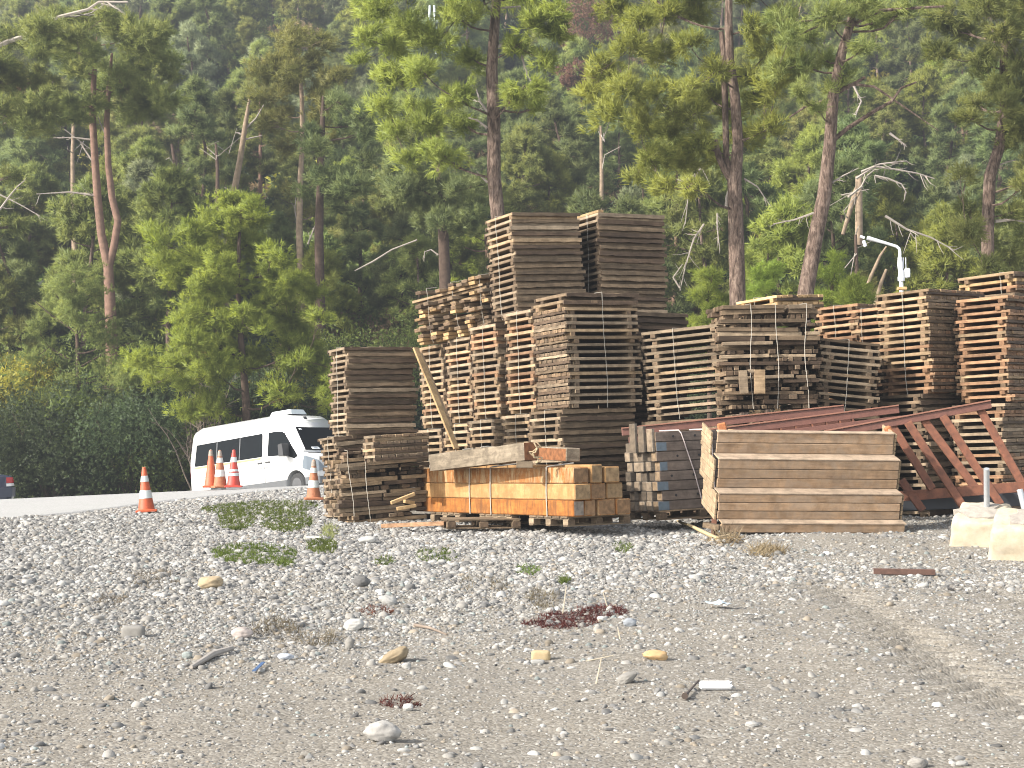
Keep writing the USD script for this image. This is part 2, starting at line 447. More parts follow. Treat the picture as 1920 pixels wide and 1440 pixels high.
M_stone = [stone_mat('stone_white', (0.278, 0.27, 0.251), (0.363, 0.355, 0.333)), stone_mat('stone_grey', (0.121, 0.118, 0.112), (0.188, 0.182, 0.174)),
           stone_mat('stone_pale', (0.2, 0.187, 0.169), (0.278, 0.264, 0.238)), stone_mat('stone_tan', (0.176, 0.148, 0.112), (0.253, 0.217, 0.171)),
           stone_mat('stone_dark', (0.061, 0.059, 0.055), (0.109, 0.105, 0.101)), stone_mat('stone_green', (0.17, 0.193, 0.183), (0.253, 0.273, 0.258))]


def scatter(path, protos, pos, quat, scale, index, label=None, cat=None):
    pi = UsdGeom.PointInstancer.Define(stage, path)
    targets = []
    for k, build in enumerate(protos):
        pp = f'{path}/kinds/kind_{k:03d}'
        UsdGeom.Xform.Define(stage, pp)
        build(pp)
        targets.append(Sdf.Path(pp))
    pi.CreatePrototypesRel().SetTargets(targets)
    pi.CreatePositionsAttr(Vt.Vec3fArray.FromNumpy(np.asarray(pos, np.float32)))
    q = np.asarray(quat, np.float32)                       # (w, x, y, z)
    pi.CreateOrientationsAttr(Vt.QuathArray([Gf.Quath(float(a), float(b), float(c), float(d)) for a, b, c, d in q]))
    sc = np.asarray(scale, np.float32)
    pi.CreateScalesAttr(Vt.Vec3fArray.FromNumpy(np.stack([sc] * 3, 1) if sc.ndim == 1 else sc))
    pi.CreateProtoIndicesAttr(Vt.IntArray.FromNumpy(np.asarray(index, np.int32)))
    tag(pi.GetPrim(), label, cat, None, 'stuff')
    return pi


def yaw_quat(a):
    return np.stack([np.cos(a / 2), 0 * a, 0 * a, np.sin(a / 2)], 1)


def tilt_quat(rng, n, amt):
    a = rng.uniform(0, 2 * np.pi, n)
    ax = rng.normal(0, amt, (n, 2))
    w = np.cos(a / 2); z = np.sin(a / 2)
    q = np.stack([w, ax[:, 0] * w + ax[:, 1] * z, ax[:, 1] * w - ax[:, 0] * z, z], 1)
    return q / np.linalg.norm(q, axis=1, keepdims=True)


_rng = np.random.default_rng(11)


def pebble_density(x, y):
    """Share of the ground that the storm-washed stones cover, from 0 to 1."""
    p = np.stack([x, y, 0 * x], -1)
    n = meshkit.fbm(p / 2.1, 4, 31)
    band = smoothstep(11.0, 14.5, y) * (0.55 + 0.45 * smoothstep(15, 20, y))
    left = 1 - 0.9 * smoothstep(-1.0, 4.0, x - (y - 17) * 0.45)
    ridge = np.exp(-((y - 18.6 + 0.12 * x) / 1.6) ** 2)
    near = 0.10 + 0.10 * smoothstep(0, -3, x)
    heap = np.exp(-((x - 4.1) / 1.0) ** 2 - ((y - 21.2) / 0.9) ** 2)
    d = near + band * left * 0.9 + 0.55 * ridge
    rut = (np.exp(-((x - 3.35) / 0.36) ** 4) + 0.6 * np.exp(-((x - 4.95) / 0.36) ** 4)) * smoothstep(9.3, 10.5, y) * (1 - smoothstep(16.6, 17.6, y))
    return np.clip(d * (0.35 + 1.35 * n) * (1 - 0.85 * heap), 0.03, 1.0) * (1 - 0.85 * np.clip(rut, 0, 1))


_N = 700000
_py = 6.8 + (41.0 - 6.8) * _rng.random(_N) ** 1.1
_px = (_rng.random(_N) * 2 - 1) * (0.345 * _py + 0.4)
_r = np.exp(_rng.normal(np.log(0.0068), 0.60, _N)) * (1 + 0.035 * (_py - 8))
_big = _rng.random(_N) < 0.010 * smoothstep(9, 14, _py) + 0.003
_r = np.where(_big, _r * 2.6, _r)
_r = np.clip(_r, 0.0042, 0.05)
_keep = (_rng.random(_N) < pebble_density(_px, _py)) & (_py < np.interp(_px, _rx, _edge) - 0.1) & ((_py < 27) | (_px < -1.8))
_px, _py, _r = _px[_keep], _py[_keep], _r[_keep]
_n = len(_px)
_pos = np.stack([_px, _py, height(_px, _py) - _r * 0.08], 1)
_shapes = [pebble_mesh(_rng, 1) for _ in range(6)]
_shapes[4:] = [pebble_mesh(_rng, 1, 0.45) for _ in range(2)]
_protos = []
for _k in range(9):
    def _b(pp, k=_k):
        usdkit.mesh(stage, pp + '/pebble', _shapes[k % 6], M_stone[(0, 1, 2, 3, 4, 2, 1, 0, 5)[k]], True)
    _protos.append(_b)
_idx = _rng.choice(9, _n, p=[.10, .16, .22, .09, .05, .18, .09, .08, .03])
_band = (_rng.random(_n) < 0.35 * smoothstep(13, 17, _py) * (1 - smoothstep(-1, 5, _px - (_py - 17) * 0.3)))
_idx = np.where(_band, _rng.choice([0, 6, 2, 5], _n), _idx)
_r = np.where(_band, _r * 1.45, _r)
scatter('/World/pebbles', _protos, _pos, tilt_quat(_rng, _n, 0.18), _r, _idx, 'grey and white pebbles strewn over the whole beach slope', 'pebbles')

# ------------------------------------------------------------------ timber materials (x / y: along which axis of its own frame a piece runs)
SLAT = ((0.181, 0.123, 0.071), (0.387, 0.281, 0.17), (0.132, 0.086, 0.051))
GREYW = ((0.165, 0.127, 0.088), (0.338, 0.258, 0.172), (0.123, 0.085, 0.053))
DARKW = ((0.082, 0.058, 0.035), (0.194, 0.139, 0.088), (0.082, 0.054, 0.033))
REDW = ((0.173, 0.092, 0.051), (0.354, 0.219, 0.125), (0.156, 0.085, 0.045))
FRESH = ((0.379, 0.246, 0.115), (0.544, 0.385, 0.203), (0.346, 0.223, 0.108))
W = {}
BARK = ((0.045, 0.029, 0.018), (0.125, 0.084, 0.054), (0.08, 0.055, 0.035))
for _nm, _t3 in (('bark', BARK), ('slat', SLAT), ('grey', GREYW), ('dark', DARKW), ('red', REDW), ('fresh', FRESH)):
    for _ax in (0, 1, 2):
        W[_nm, _ax] = wood(f'{_nm}_wood_{"xyz"[_ax]}', *_t3, _ax)
M_strap = plain('strap_plastic', (0.354, 0.323, 0.269), 0.45, vary=0.06)
M_strap_pink = plain('strap_pink', (0.508, 0.424, 0.4), 0.5, vary=0.06)


def stack_axes(a_deg, g, gy=0.0):
    """The frame of a stack: x along its right side, y along its left side (a_deg from the picture plane), leaning with slope g along the world's x."""
    a = math.radians(a_deg)
    R = np.array([math.sin(a), math.cos(a), 0.0]); L = np.array([-math.cos(a), math.sin(a), 0.0])
    R[2] = g * R[0] + gy * R[1]; R /= np.linalg.norm(R)
    Z = np.cross(R, L + np.array([0, 0, g * L[0] + gy * L[1]])); Z /= np.linalg.norm(Z)
    return R, np.cross(Z, R), Z


def waney(length, w, h, rng, axis, n=12, amt=0.0045):
    """A bark-edged strip along an axis from 0 to length: its edges wander a little."""
    t = np.linspace(0, length, n)
    V = []
    for (a, b) in ((-1, -1), (1, -1), (1, 1), (-1, 1)):
        p = np.zeros((n, 3))
        p[:, axis] = t
        p[:, 1 - axis] = a * w / 2 + rng.normal(0, amt * 0.5, n)
        p[:, 2] = b * h / 2 + rng.normal(0, amt, n)
        V.append(p)
    v = np.stack(V, 1).reshape(-1, 3)
    f = []
    for i in range(n - 1):
        for k in range(4):
            a, b, c, d = i * 4 + k, i * 4 + (k + 1) % 4, i * 4 + 4 + (k + 1) % 4, i * 4 + 4 + k
            f += [[a, b, c], [a, c, d]]
    e = (n - 1) * 4
    f += [[0, 2, 1], [0, 3, 2], [e, e + 1, e + 2], [e, e + 2, e + 3]]
    f = np.array(f)
    if axis == 1:
        f = f[:, ::-1]
    return v, f[:, ::-1] if trimesh.Trimesh(v, f, process=False).volume < 0 else f


def panel(stk, rng, z0, wL, wR, pitch, typ, inset, npl, tones, jit, fascia=True):
    """One slatted deck panel: two bearers with planks nailed across them; 'S' shows its plank edges on the left side, 'P' on the right."""
    tp = pitch * rng.uniform(0.40, 0.46)
    hj = pitch - tp - 0.003
    run = 1 if typ == 'S' else 0                   # axis the planks run along
    Lr, Lx = (wL, wR) if run == 1 else (wR, wL)    # plank length, extent across
    dx, dy, rot = rng.normal(0, jit), rng.normal(0, jit), rng.normal(0, jit * 0.55)
    ctr = np.array([wR / 2, wL / 2, 0])
    tone = tones[rng.integers(len(tones))]

    def place(m):
        return move(turn(m, rot, 2, ctr), (dx, dy, z0))
    jw = 0.085
    base = None
    for k, u in enumerate((inset + jw / 2, Lr - inset - jw / 2)):
        lo, hi = rng.normal(0.0, 0.012, 2)
        size = [0, 0, hj]; c = [0, 0, hj / 2]
        size[run] = jw; size[1 - run] = Lx - 0.01 + hi - lo
        c[run] = u + rng.normal(0, 0.012); c[1 - run] = Lx / 2 + (lo + hi) / 2
        m = place(cbox(size, c, 0.005))
        if base is None:
            base = part(stk, 'deck_panel', m, W[tone, 1 - run])
        else:
            part(base, 'bearer', m, W[tone, 1 - run])
    if fascia is not None:                          # a dark bark-edged strip runs along the plank ends
        cover = fascia
        for u, sg in ((0.012, -1), (Lr - 0.012, 1)):
            ln = Lx + rng.normal(0, 0.012)
            hh_ = pitch * rng.uniform(0.48, 0.63) if cover else hj * rng.uniform(0.5, 0.75)
            m = waney(ln, 0.03, hh_, rng, 1 - run)
            c = np.zeros(3); c[run] = u + sg * (0.022 if cover else -0.004) + rng.normal(0, 0.004)
            c[2] = (pitch - 0.006 - hh_ / 2) if cover else (hj - hh_ / 2 - 0.002)
            part(base, 'edge_strip', place(move(m, c)), W[('bark', 'bark', 'bark', 'dark', 'dark', tone)[rng.integers(6)], 1 - run])
    w = Lx / npl
    for k in range(npl):
        e0, e1 = rng.normal(0, 0.008, 2)
        size = [0, 0, tp]; c = [0, 0, hj + tp / 2 + 0.0015]
        size[run] = Lr + e1 - e0; size[1 - run] = w - rng.uniform(0.004, 0.014)
        c[run] = Lr / 2 + (e0 + e1) / 2; c[1 - run] = w * (k + 0.5)
        t = tone if rng.random() < 0.85 else tones[rng.integers(len(tones))]
        m = cbox(size, c, 0.005)
        if k in (0, npl - 1):
            m = turn(m, rng.normal(0, 0.006), 2, c)
        part(base, 'plank', place(m), W[t, run])


def strap(stk, pts, w=0.010, label=None, m=None):
    part(stk, 'strap', tube(pts, w / 2, 4), m or M_strap, label=label)


def bundle(xc, yb, D, a, wL, wR, n, pitch_px, typ, label, g=0.045, inset=0.09, npl=12, tones=('slat', 'slat', 'grey'), jit=0.019, straps=(0.5,), side='L', seed=None, gy=0.0, top=None, fascia=True):
    pitch = pitch_px * D / FOC
    rng = np.random.default_rng(seed if seed is not None else int(xc * 7 + yb))
    axes = stack_axes(a, g, gy)
    o = at(xc, yb, D)
    s = thing('deck_panel_stack', label, 'panel stack', o, group='strapped stacks of slatted wooden deck panels', axes=axes)
    for k in range(n):
        ty = typ if isinstance(typ, str) else typ(k)
        panel(s, rng, k * pitch, wL, wR, pitch, ty, inset, npl, tones if top is None or k < n - top[0] else top[1], jit, fascia if top is None or k < n - top[0] else True)
    for t in straps:
        H = n * pitch
        zz = np.linspace(-0.01, H + 0.012, 9)
        lo = -0.022 - 0.008 * np.sin(np.linspace(0, 9, 9))
        if side == 'L':
            pts = [(l, wL * t + 0.015 * math.sin(3 * z), z) for l, z in zip(lo, zz)] + [(wR * 0.3, wL * t, H + 0.02)]
        else:
            pts = [(wR * t + 0.015 * math.sin(3 * z), l, z) for l, z in zip(lo, zz)] + [(wR * t, wL * 0.3, H + 0.02)]
        strap(s, pts)
    return s, o, axes


B = bundle
# the front-left pair
B(653, 818, 25.5, 65.6, 0.85, 1.17, 15, 11.2, 'S', 'tall dark stack beside the minibus, upper bundle with straight dark sides', g=0.03, inset=0.06, tones=('grey', 'dark', 'grey'), seed=1)
B(644, 987, 25.5, 65.6, 0.88, 1.17, 15, 11.25, 'S', 'lower bundle on the gravel beside the minibus, sagging under the tall dark stack', g=0.085, inset=0.06, tones=('grey', 'grey', 'dark'), jit=0.03, straps=(0.45,), seed=2)
# the row of four narrow columns
for k, (xc, D, yt, ysp, nm) in enumerate(((836, 29.3, 640, 800, 'leftmost of the row of four narrow columns'), (889, 28.3, 630, 790, 'second from the left in the row of four narrow columns'),
                                          (940, 27.4, 604, 782, 'third from the left in the row of four narrow columns'), (1007, 26.5, 583, 772, 'rightmost of the row of four narrow columns'))):
    ppx = 12.0 + 0.3 * k
    B(xc, ysp, D, 60, 0.96, 1.36, round((ysp - yt) / ppx), ppx, 'S', f'upper bundle in the {nm}', inset=0.05, seed=20 + k, straps=(0.52,), tones=('slat', 'slat', 'grey', 'red'), npl=9)
    gy = 850 + (1.7 - height(at(xc, 900, D)[0], D)) * FOC / D
    n = int(round((gy - ysp - 6) / ppx))
    B(xc - 4, ysp + 4 + n * ppx, D, 60, 0.96, 1.36, n, ppx, 'S', f'lower bundle in the {nm}', inset=0.05, seed=30 + k, straps=(0.5,), tones=('slat', 'grey'), npl=9)
# the big central stack
B(1068, 765, 25.4, 60, 0.97, 1.42, 16, 13.6, lambda k: 'P' if k < 14 else 'S', 'wide central stack showing its pale slats and black gaps to the front', inset=0.13, seed=5, straps=(0.5,), side='R', tones=('grey', 'slat', 'grey'), npl=11, top=(2, ('dark', 'slat')), fascia=False)
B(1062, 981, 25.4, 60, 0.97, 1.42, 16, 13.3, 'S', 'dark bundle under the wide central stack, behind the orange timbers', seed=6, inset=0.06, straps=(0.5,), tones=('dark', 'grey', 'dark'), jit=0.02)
# the two tallest
B(971, 593, 27.3, 62, 0.95, 1.36, 16, 12.3, 'S', 'tallest stack, perched on the columns and leaning slightly to the left', seed=7, inset=0.05, g=0.075, straps=(0.55,), tones=('dark', 'grey', 'slat', 'dark'), jit=0.017)
_s8, _o8, _a8 = B(1126, 592, 28.0, 64, 0.97, 1.37, 16, 12.2, 'S', 'tall dark stack right of the tallest one, with one pale slat sticking out on top', seed=8, inset=0.05, g=0.03, straps=(0.35,), tones=('dark', 'grey', 'dark'))
part(_s8, 'plank', cbox((0.11, 1.25, 0.045), (0.06, 0.60, 16 * 12.2 * 28.0 / FOC + 0.024), 0.005), W['fresh', 1], label='pale plank sticking out of the stack top')
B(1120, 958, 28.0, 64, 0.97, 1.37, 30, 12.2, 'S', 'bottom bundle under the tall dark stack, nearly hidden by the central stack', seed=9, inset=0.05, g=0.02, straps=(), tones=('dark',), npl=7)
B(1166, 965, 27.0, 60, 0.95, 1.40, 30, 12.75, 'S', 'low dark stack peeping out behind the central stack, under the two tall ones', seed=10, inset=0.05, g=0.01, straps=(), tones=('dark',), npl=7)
# right of the centre
B(1374, 776, 25.4, 25, 1.42, 0.95, 13, 13.2, 'S', 'slanting stack with wide black gaps right of the central stack', seed=11, inset=0.16, g=0.085, straps=(0.62,), tones=('grey', 'grey', 'slat'), jit=0.02, npl=9, fascia=False)
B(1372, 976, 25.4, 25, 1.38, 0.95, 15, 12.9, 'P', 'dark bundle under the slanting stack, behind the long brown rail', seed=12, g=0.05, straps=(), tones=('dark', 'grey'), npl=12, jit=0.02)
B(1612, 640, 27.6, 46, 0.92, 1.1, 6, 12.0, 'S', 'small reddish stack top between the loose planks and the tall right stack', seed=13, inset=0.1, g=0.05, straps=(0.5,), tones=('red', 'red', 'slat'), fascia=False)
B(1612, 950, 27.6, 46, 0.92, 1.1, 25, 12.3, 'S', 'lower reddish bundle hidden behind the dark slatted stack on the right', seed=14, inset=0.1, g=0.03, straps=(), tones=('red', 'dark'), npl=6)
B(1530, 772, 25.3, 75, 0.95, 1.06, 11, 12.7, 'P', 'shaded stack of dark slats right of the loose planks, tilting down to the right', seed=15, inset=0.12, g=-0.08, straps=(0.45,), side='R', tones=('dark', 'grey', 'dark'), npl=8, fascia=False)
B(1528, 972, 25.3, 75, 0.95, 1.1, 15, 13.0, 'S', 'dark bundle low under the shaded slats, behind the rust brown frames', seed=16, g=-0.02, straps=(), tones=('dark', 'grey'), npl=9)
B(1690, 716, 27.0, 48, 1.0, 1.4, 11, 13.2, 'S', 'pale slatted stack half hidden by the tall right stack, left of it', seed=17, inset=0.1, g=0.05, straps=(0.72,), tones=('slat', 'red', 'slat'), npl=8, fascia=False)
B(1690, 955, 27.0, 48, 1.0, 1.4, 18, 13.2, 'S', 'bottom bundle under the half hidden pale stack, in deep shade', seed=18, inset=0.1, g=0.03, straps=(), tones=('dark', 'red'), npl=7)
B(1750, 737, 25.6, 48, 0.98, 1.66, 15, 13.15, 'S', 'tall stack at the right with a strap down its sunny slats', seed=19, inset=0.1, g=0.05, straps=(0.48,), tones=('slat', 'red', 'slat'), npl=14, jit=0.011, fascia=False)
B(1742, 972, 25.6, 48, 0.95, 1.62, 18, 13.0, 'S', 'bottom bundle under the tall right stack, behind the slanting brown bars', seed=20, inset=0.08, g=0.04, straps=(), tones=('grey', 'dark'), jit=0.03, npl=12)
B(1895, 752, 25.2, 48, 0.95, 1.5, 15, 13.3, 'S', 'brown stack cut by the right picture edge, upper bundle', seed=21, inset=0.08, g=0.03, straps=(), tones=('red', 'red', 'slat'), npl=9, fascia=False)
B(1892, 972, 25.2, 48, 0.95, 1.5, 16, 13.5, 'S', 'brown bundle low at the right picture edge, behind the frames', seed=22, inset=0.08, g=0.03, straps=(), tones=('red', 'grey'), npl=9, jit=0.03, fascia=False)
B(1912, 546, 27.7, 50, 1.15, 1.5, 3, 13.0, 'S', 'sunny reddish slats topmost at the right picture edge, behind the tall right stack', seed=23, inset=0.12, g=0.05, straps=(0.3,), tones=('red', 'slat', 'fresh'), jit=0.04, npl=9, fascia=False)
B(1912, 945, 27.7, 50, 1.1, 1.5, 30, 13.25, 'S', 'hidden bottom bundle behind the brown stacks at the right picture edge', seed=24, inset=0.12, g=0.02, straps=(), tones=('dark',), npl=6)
B(704, 866, 24.75, 60, 0.42, 0.95, 4, 12.5, 'S', 'four short panels lying on the messy heap before the tall dark stack', seed=25, inset=0.03, g=0.06, straps=(), tones=('grey', 'slat', 'dark'), npl=8, jit=0.02, fascia=False)
B(1460, 592, 25.9, 55, 1.0, 1.05, 3, 13.2, 'S', 'three panels with sunlit ends on top of the loose plank bundle', seed=26, inset=0.1, g=0.075, straps=(0.5,), tones=('fresh', 'dark', 'red'), npl=9, jit=0.035, fascia=False)


def messy(name, label, xc, yb, D, a, wL, wR, rows, rh, seed, g=0.03, cat='plank bundle', tones=('grey', 'dark', 'slat', 'dark'), straps=(), side='R', spill=0.12, both=True):
    """Loose planks and battens piled in uneven rows: some show their long sides, some their ends."""
    rng = np.random.default_rng(seed)
    axes = stack_axes(a, g)
    s = thing(name, label, cat, at(xc, yb, D), axes=axes)
    z = 0.0
    for r in range(rows):
        h = rh * rng.uniform(0.8, 1.15)
        mode = rng.random()
        if mode < 0.66:                            # long pieces along x, front and back rows
            ys = [0.06, 0.06 + 0.2] + list(np.arange(0.45, wL, 0.28))
            for y in ys:
                x = -rng.uniform(0, spill)
                while x < wR - 0.15:
                    ln = rng.uniform(0.5, 1.5)
                    x1 = min(x + ln, wR + rng.uniform(-0.1, spill))
                    if rng.random() < 0.86 and x1 - x > 0.12:
                        t = tones[rng.integers(len(tones))]
                        m = cbox((x1 - x - 0.01, 0.1 + 0.05 * rng.random(), h * rng.uniform(0.8, 0.98)), ((x + x1) / 2, y + rng.normal(0, 0.02), z + h / 2), 0.005)
                        m = turn(turn(m, rng.normal(0, 0.02), 2, ((x + x1) / 2, y, z)), rng.normal(0, 0.012), 1, ((x + x1) / 2, y, z + h / 2))
                        part(s, 'plank', m, W[t, 0])
                    x = x1 + rng.uniform(0, 0.08)
        else:                                      # cross pieces: their ends show in front
            x = rng.uniform(0, 0.1)
            while x < wR:
                w = rng.uniform(0.08, 0.15)
                if rng.random() < 0.8:
                    t = tones[rng.integers(len(tones))]
                    y0 = rng.normal(0.02, 0.04)
                    m = cbox((w - 0.012, wL - 0.04, h * rng.uniform(0.72, 0.97)), (x + w / 2, y0 + wL / 2, z + h / 2), 0.006)
                    m = turn(m, rng.normal(0, 0.02), 2, (x, wL / 2, 0))
                    part(s, 'plank', m, W[t, 1])
                x += w + (rng.uniform(0, 0.25) if rng.random() < 0.2 else 0)
        z += h
    for t in straps:
        zz = np.linspace(0.0, z + 0.01, 8)
        if side == 'R':
            pts = [(wR * t + 0.02 * math.sin(4 * q + t * 9), -0.05 - 0.02 * math.sin(5 * q), q) for q in zz] + [(wR * t + 0.03, wL * 0.4, z + 0.03)]
        else:
            pts = [(-0.05 - 0.02 * math.sin(5 * q), wL * t + 0.02 * math.sin(4 * q + t * 9), q) for q in zz] + [(wR * 0.4, wL * t, z + 0.03)]
        strap(s, pts, 0.010)
    return s


messy('loose_plank_bundle', 'untidy bundle of short planks with three straps right of the slanting stack', 1362, 768, 25.0, 84, 0.9, 1.5, 24, 0.0705, 40, g=0.02, straps=(0.27, 0.55, 0.86), tones=('dark', 'dark', 'grey', 'dark', 'bark'))
messy('loose_plank_bundle', 'dark plank bundle on the gravel below the untidy strapped one, behind the rail', 1362, 968, 25.0, 84, 0.9, 1.55, 20, 0.08, 41, g=0.01, tones=('dark', 'grey'))
messy('loose_plank_bundle', 'sagging bundle of odd planks on top of the two left columns', 924, 618, 28.4, 38, 1.75, 0.75, 16, 0.063, 42, g=0.17, straps=(0.06, 0.42, 0.78), side='L', tones=('slat', 'grey', 'dark', 'fresh'), spill=0.2)
messy('loose_plank_bundle', 'collapsed heap of loose planks at the left foot, before the tall dark stack', 652, 985, 25.2, 68, 0.8, 1.30, 18, 0.068, 43, g=0.07, straps=(0.06, 0.27), tones=('grey', 'dark', 'dark', 'bark', 'slat'), spill=0.18)

# ------------------------------------------------------------------ squared timbers, orange with sap and rust
M_tim = [wood('orange_timber', (0.26, 0.10, 0.022), (0.36, 0.165, 0.055), (0.17, 0.10, 0.05), 1, grain=7.0, stain=(0.4, 0.285, 0.154), stain_amt=0.85, vary=0.12, drip=(9, 9, 1.6), edge=(0.46, 0.58)),
         wood('honey_timber', (0.32, 0.175, 0.062), (0.41, 0.25, 0.115), (0.208, 0.139, 0.073), 1, grain=7.0, stain=(0.262, 0.131, 0.046), stain_amt=0.8, vary=0.12, drip=(8, 8, 1.0), edge=(0.47, 0.6)),
         wood('rust_timber', (0.277, 0.092, 0.017), (0.4, 0.169, 0.039), (0.208, 0.173, 0.139), 1, grain=7.0, stain=(0.131, 0.054, 0.019), stain_amt=0.8, vary=0.1, drip=(10, 10, 1.2), edge=(0.48, 0.62))]
M_oldbeam = {ax: wood(f'old_beam_{"xyz"[ax]}', (0.131, 0.104, 0.073), (0.308, 0.254, 0.185), (0.169, 0.069, 0.027), ax, grain=12.0, stain=(0.1, 0.077, 0.054), stain_amt=0.8, vary=0.1, drip=(5, 7, 7), edge=(0.5, 0.66)) for ax in (0, 1)}
axes = stack_axes(55, 0.02)
base = at(1076, 969, 22.5)


def pallet(label, o, axes, LX, LY, tone='grey', nd=5):
    p = thing('pallet', label, 'pallet', o, axes=axes)
    for k in range(nd):
        part(p, 'deck_board', cbox((LX, LY / nd - 0.03, 0.022), (LX / 2, LY * (k + 0.5) / nd, 0.131), 0.003), W[tone, 0])
    for i in range(3):
        x = (0.07, LX / 2, LX - 0.07)[i]
        part(p, 'cross_board', cbox((0.1, LY, 0.02), (x, LY / 2, 0.11), 0.003), W[tone, 1])
        for j in range(3):
            part(p, 'block', cbox((0.13, 0.12, 0.078), (x, (0.06, LY / 2, LY - 0.06)[j], 0.061), 0.005), W[tone, 1])
    for j in range(3):
        part(p, 'bottom_board', cbox((LX, 0.1, 0.02), (LX / 2, (0.06, LY / 2, LY - 0.06)[j], 0.011), 0.003), W[tone, 0])
    return p


R_, L_, Z_ = axes
for q, (u, lb) in enumerate(((0.15, 'pallet under the near end of the orange timbers'), (1.55, 'middle pallet under the orange timbers'), (2.95, 'pallet under the far left end of the orange timbers'))):
    pallet(lb, base + L_ * u - Z_ * 0.146, axes, 1.15, 0.85 if q else 0.95)
tb = thing('timber_bundle', 'strapped bundle of thick squared timbers, orange and honey coloured, on pallets', 'timber bundle', base, axes=axes)
_rng = np.random.default_rng(5)
hh = 0.232
rows = (((0.0, 0.20, 2), (0.205, 0.21, 0), (0.44, 0.31, 0), (0.755, 0.27, 0)), ((0.0, 0.295, 1), (0.30, 0.28, 0), (0.60, 0.30, 1)), ((0.01, 0.285, 0), (0.31, 0.21, 1), (0.545, 0.27, 1)))
for r, row in enumerate(rows):
    for (x, w, t) in row:
        e = _rng.normal(0, 0.02)
        hgt = hh - 0.006 if not (r == 2 and x == 0.31) else hh + 0.03
        m = cbox((w - 0.006, 4.25 + e, hgt), (x + w / 2, 2.12 - e / 2, r * hh + hgt / 2), 0.014)
        part(tb, 'timber', m, M_tim[t], label=None)
for y, ln in ((0.62, 1), (2.05, 1), (2.62, 1)):
    H = 3 * hh
    strap(tb, [(-0.012, y, -0.01), (-0.013, y + 0.01, H * 0.5), (-0.008, y, H + 0.004), (0.02, y, H + 0.012), (0.5, y + 0.02, H + 0.05)], 0.02)
# old grey beam lying across the top
P, Q = at(996, 846, 22.95), at(818, 868, 24.9)
d, s_, u_ = basis(Q - P)
ob = thing('old_beam', 'weathered grey beam with a rotten rust brown end, lying on the orange timbers', 'beam', P, axes=(d, s_, u_))
Lb = np.linalg.norm(Q - P)
_ob = trimesh.creation.box((Lb, 0.25, 0.25)).subdivide().subdivide().subdivide()
v = np.array(_ob.vertices); v[:, 0] += Lb / 2
v += (meshkit.noise(v * [3, 12, 12])[:, None] - 0.5) * 0.03 * np.sign(v - [Lb / 2, 0, 0]) * [0.9, 1, 1]
part(ob, 'beam_body', (v, np.array(_ob.faces)), M_oldbeam[0], 25)
for y in (1.05, 1.52):
    strap(ob, [(y, -0.14, -0.13), (y, -0.137, 0.1), (y + 0.01, -0.135, 0.137), (y, 0.0, 0.15), (y, 0.13, 0.137)], 0.018)
single('wood_block', 'small pale wood block wedged under the old grey beam', 'block', bar(at(968, 871, 22.9), at(999, 871, 22.9), 0.12, 0.09), W['grey', 0])
P, Q = at(1075, 853, 23.6), at(1022, 850, 24.4)
sb = single('short_beam', 'short beam with an orange sawn end, behind the old grey beam', 'beam', bar(P, Q, 0.24, 0.2, 0.012), M_oldbeam[0])
pts = [at(1004 + 5 * math.sin(k * 0.9), 868 - 3.2 * k + 3 * math.sin(k * 2.1), 22.7 - 0.01 * k) for k in range(12)]
single('tan_rope', 'loop of tan rope hanging beside the old grey beam', 'rope', join(tube(pts, 0.012, 5), tube([p + [0.06 * math.sin(i * .8), .02, 0.01] for i, p in enumerate(pts)], 0.011, 5)), plain('rope_tan', (0.347, 0.262, 0.154), 0.9), True)

# pale boards leaning from the heap
lb = single('leaning_board', 'long pale board leaning against the left columns', 'board', bar(at(779, 652, 25.9), at(856, 842, 25.2), 0.11, 0.035, up=(1, -1, 0)), W['fresh', 0])
single('leaning_board', 'second thinner pale board close behind the long leaning one', 'board', bar(at(788, 662, 26.05), at(846, 800, 25.5), 0.07, 0.035, up=(1, -1, 0)), W['slat', 0])
for (a_, b_, lbl) in ((((733, 943, 24.2), (777, 926, 24.4), 'pale stick sloping out of the heap left of the orange timbers')), (((744, 954, 24.2), (780, 948, 24.3), 'pale flat stick under the sloping one left of the orange timbers')),
                      (((758, 940, 24.25), (776, 943, 24.4), 'short pale batten beside the left end of the orange timbers'))):
    single('loose_stick', lbl, 'stick', bar(at(*a_), at(*b_), 0.05, 0.05), W['fresh', 0])
single('flat_board', 'low reddish board on the gravel at the left foot of the orange timbers', 'board', bar(at(718, 986, 24.0), at(836, 981, 23.6), 0.14, 0.06), W['red', 0])
pallet('dark pallet on the gravel under the left heap and the timbers', at(838, 992, 23.4), stack_axes(80, 0), 1.1, 0.8, 'dark')
_wb = thing('worn_block', 'two worn grey wood blocks standing on the untidy strapped bundle front', 'wood block', at(1395, 738, 24.86))
part(_wb, 'block', bar((-0.0, 0, 0), (-0.02, 0, 0.36), 0.13, 0.10), W['grey', 0])
part(_wb, 'block', bar((0.24, 0, 0), (0.24, 0, 0.37), 0.17, 0.10), W['slat', 0])
part(_wb, 'block', bar((0.06, 0.01, 0.35), (0.17, 0.01, 0.35), 0.07, 0.05), W['grey', 0])

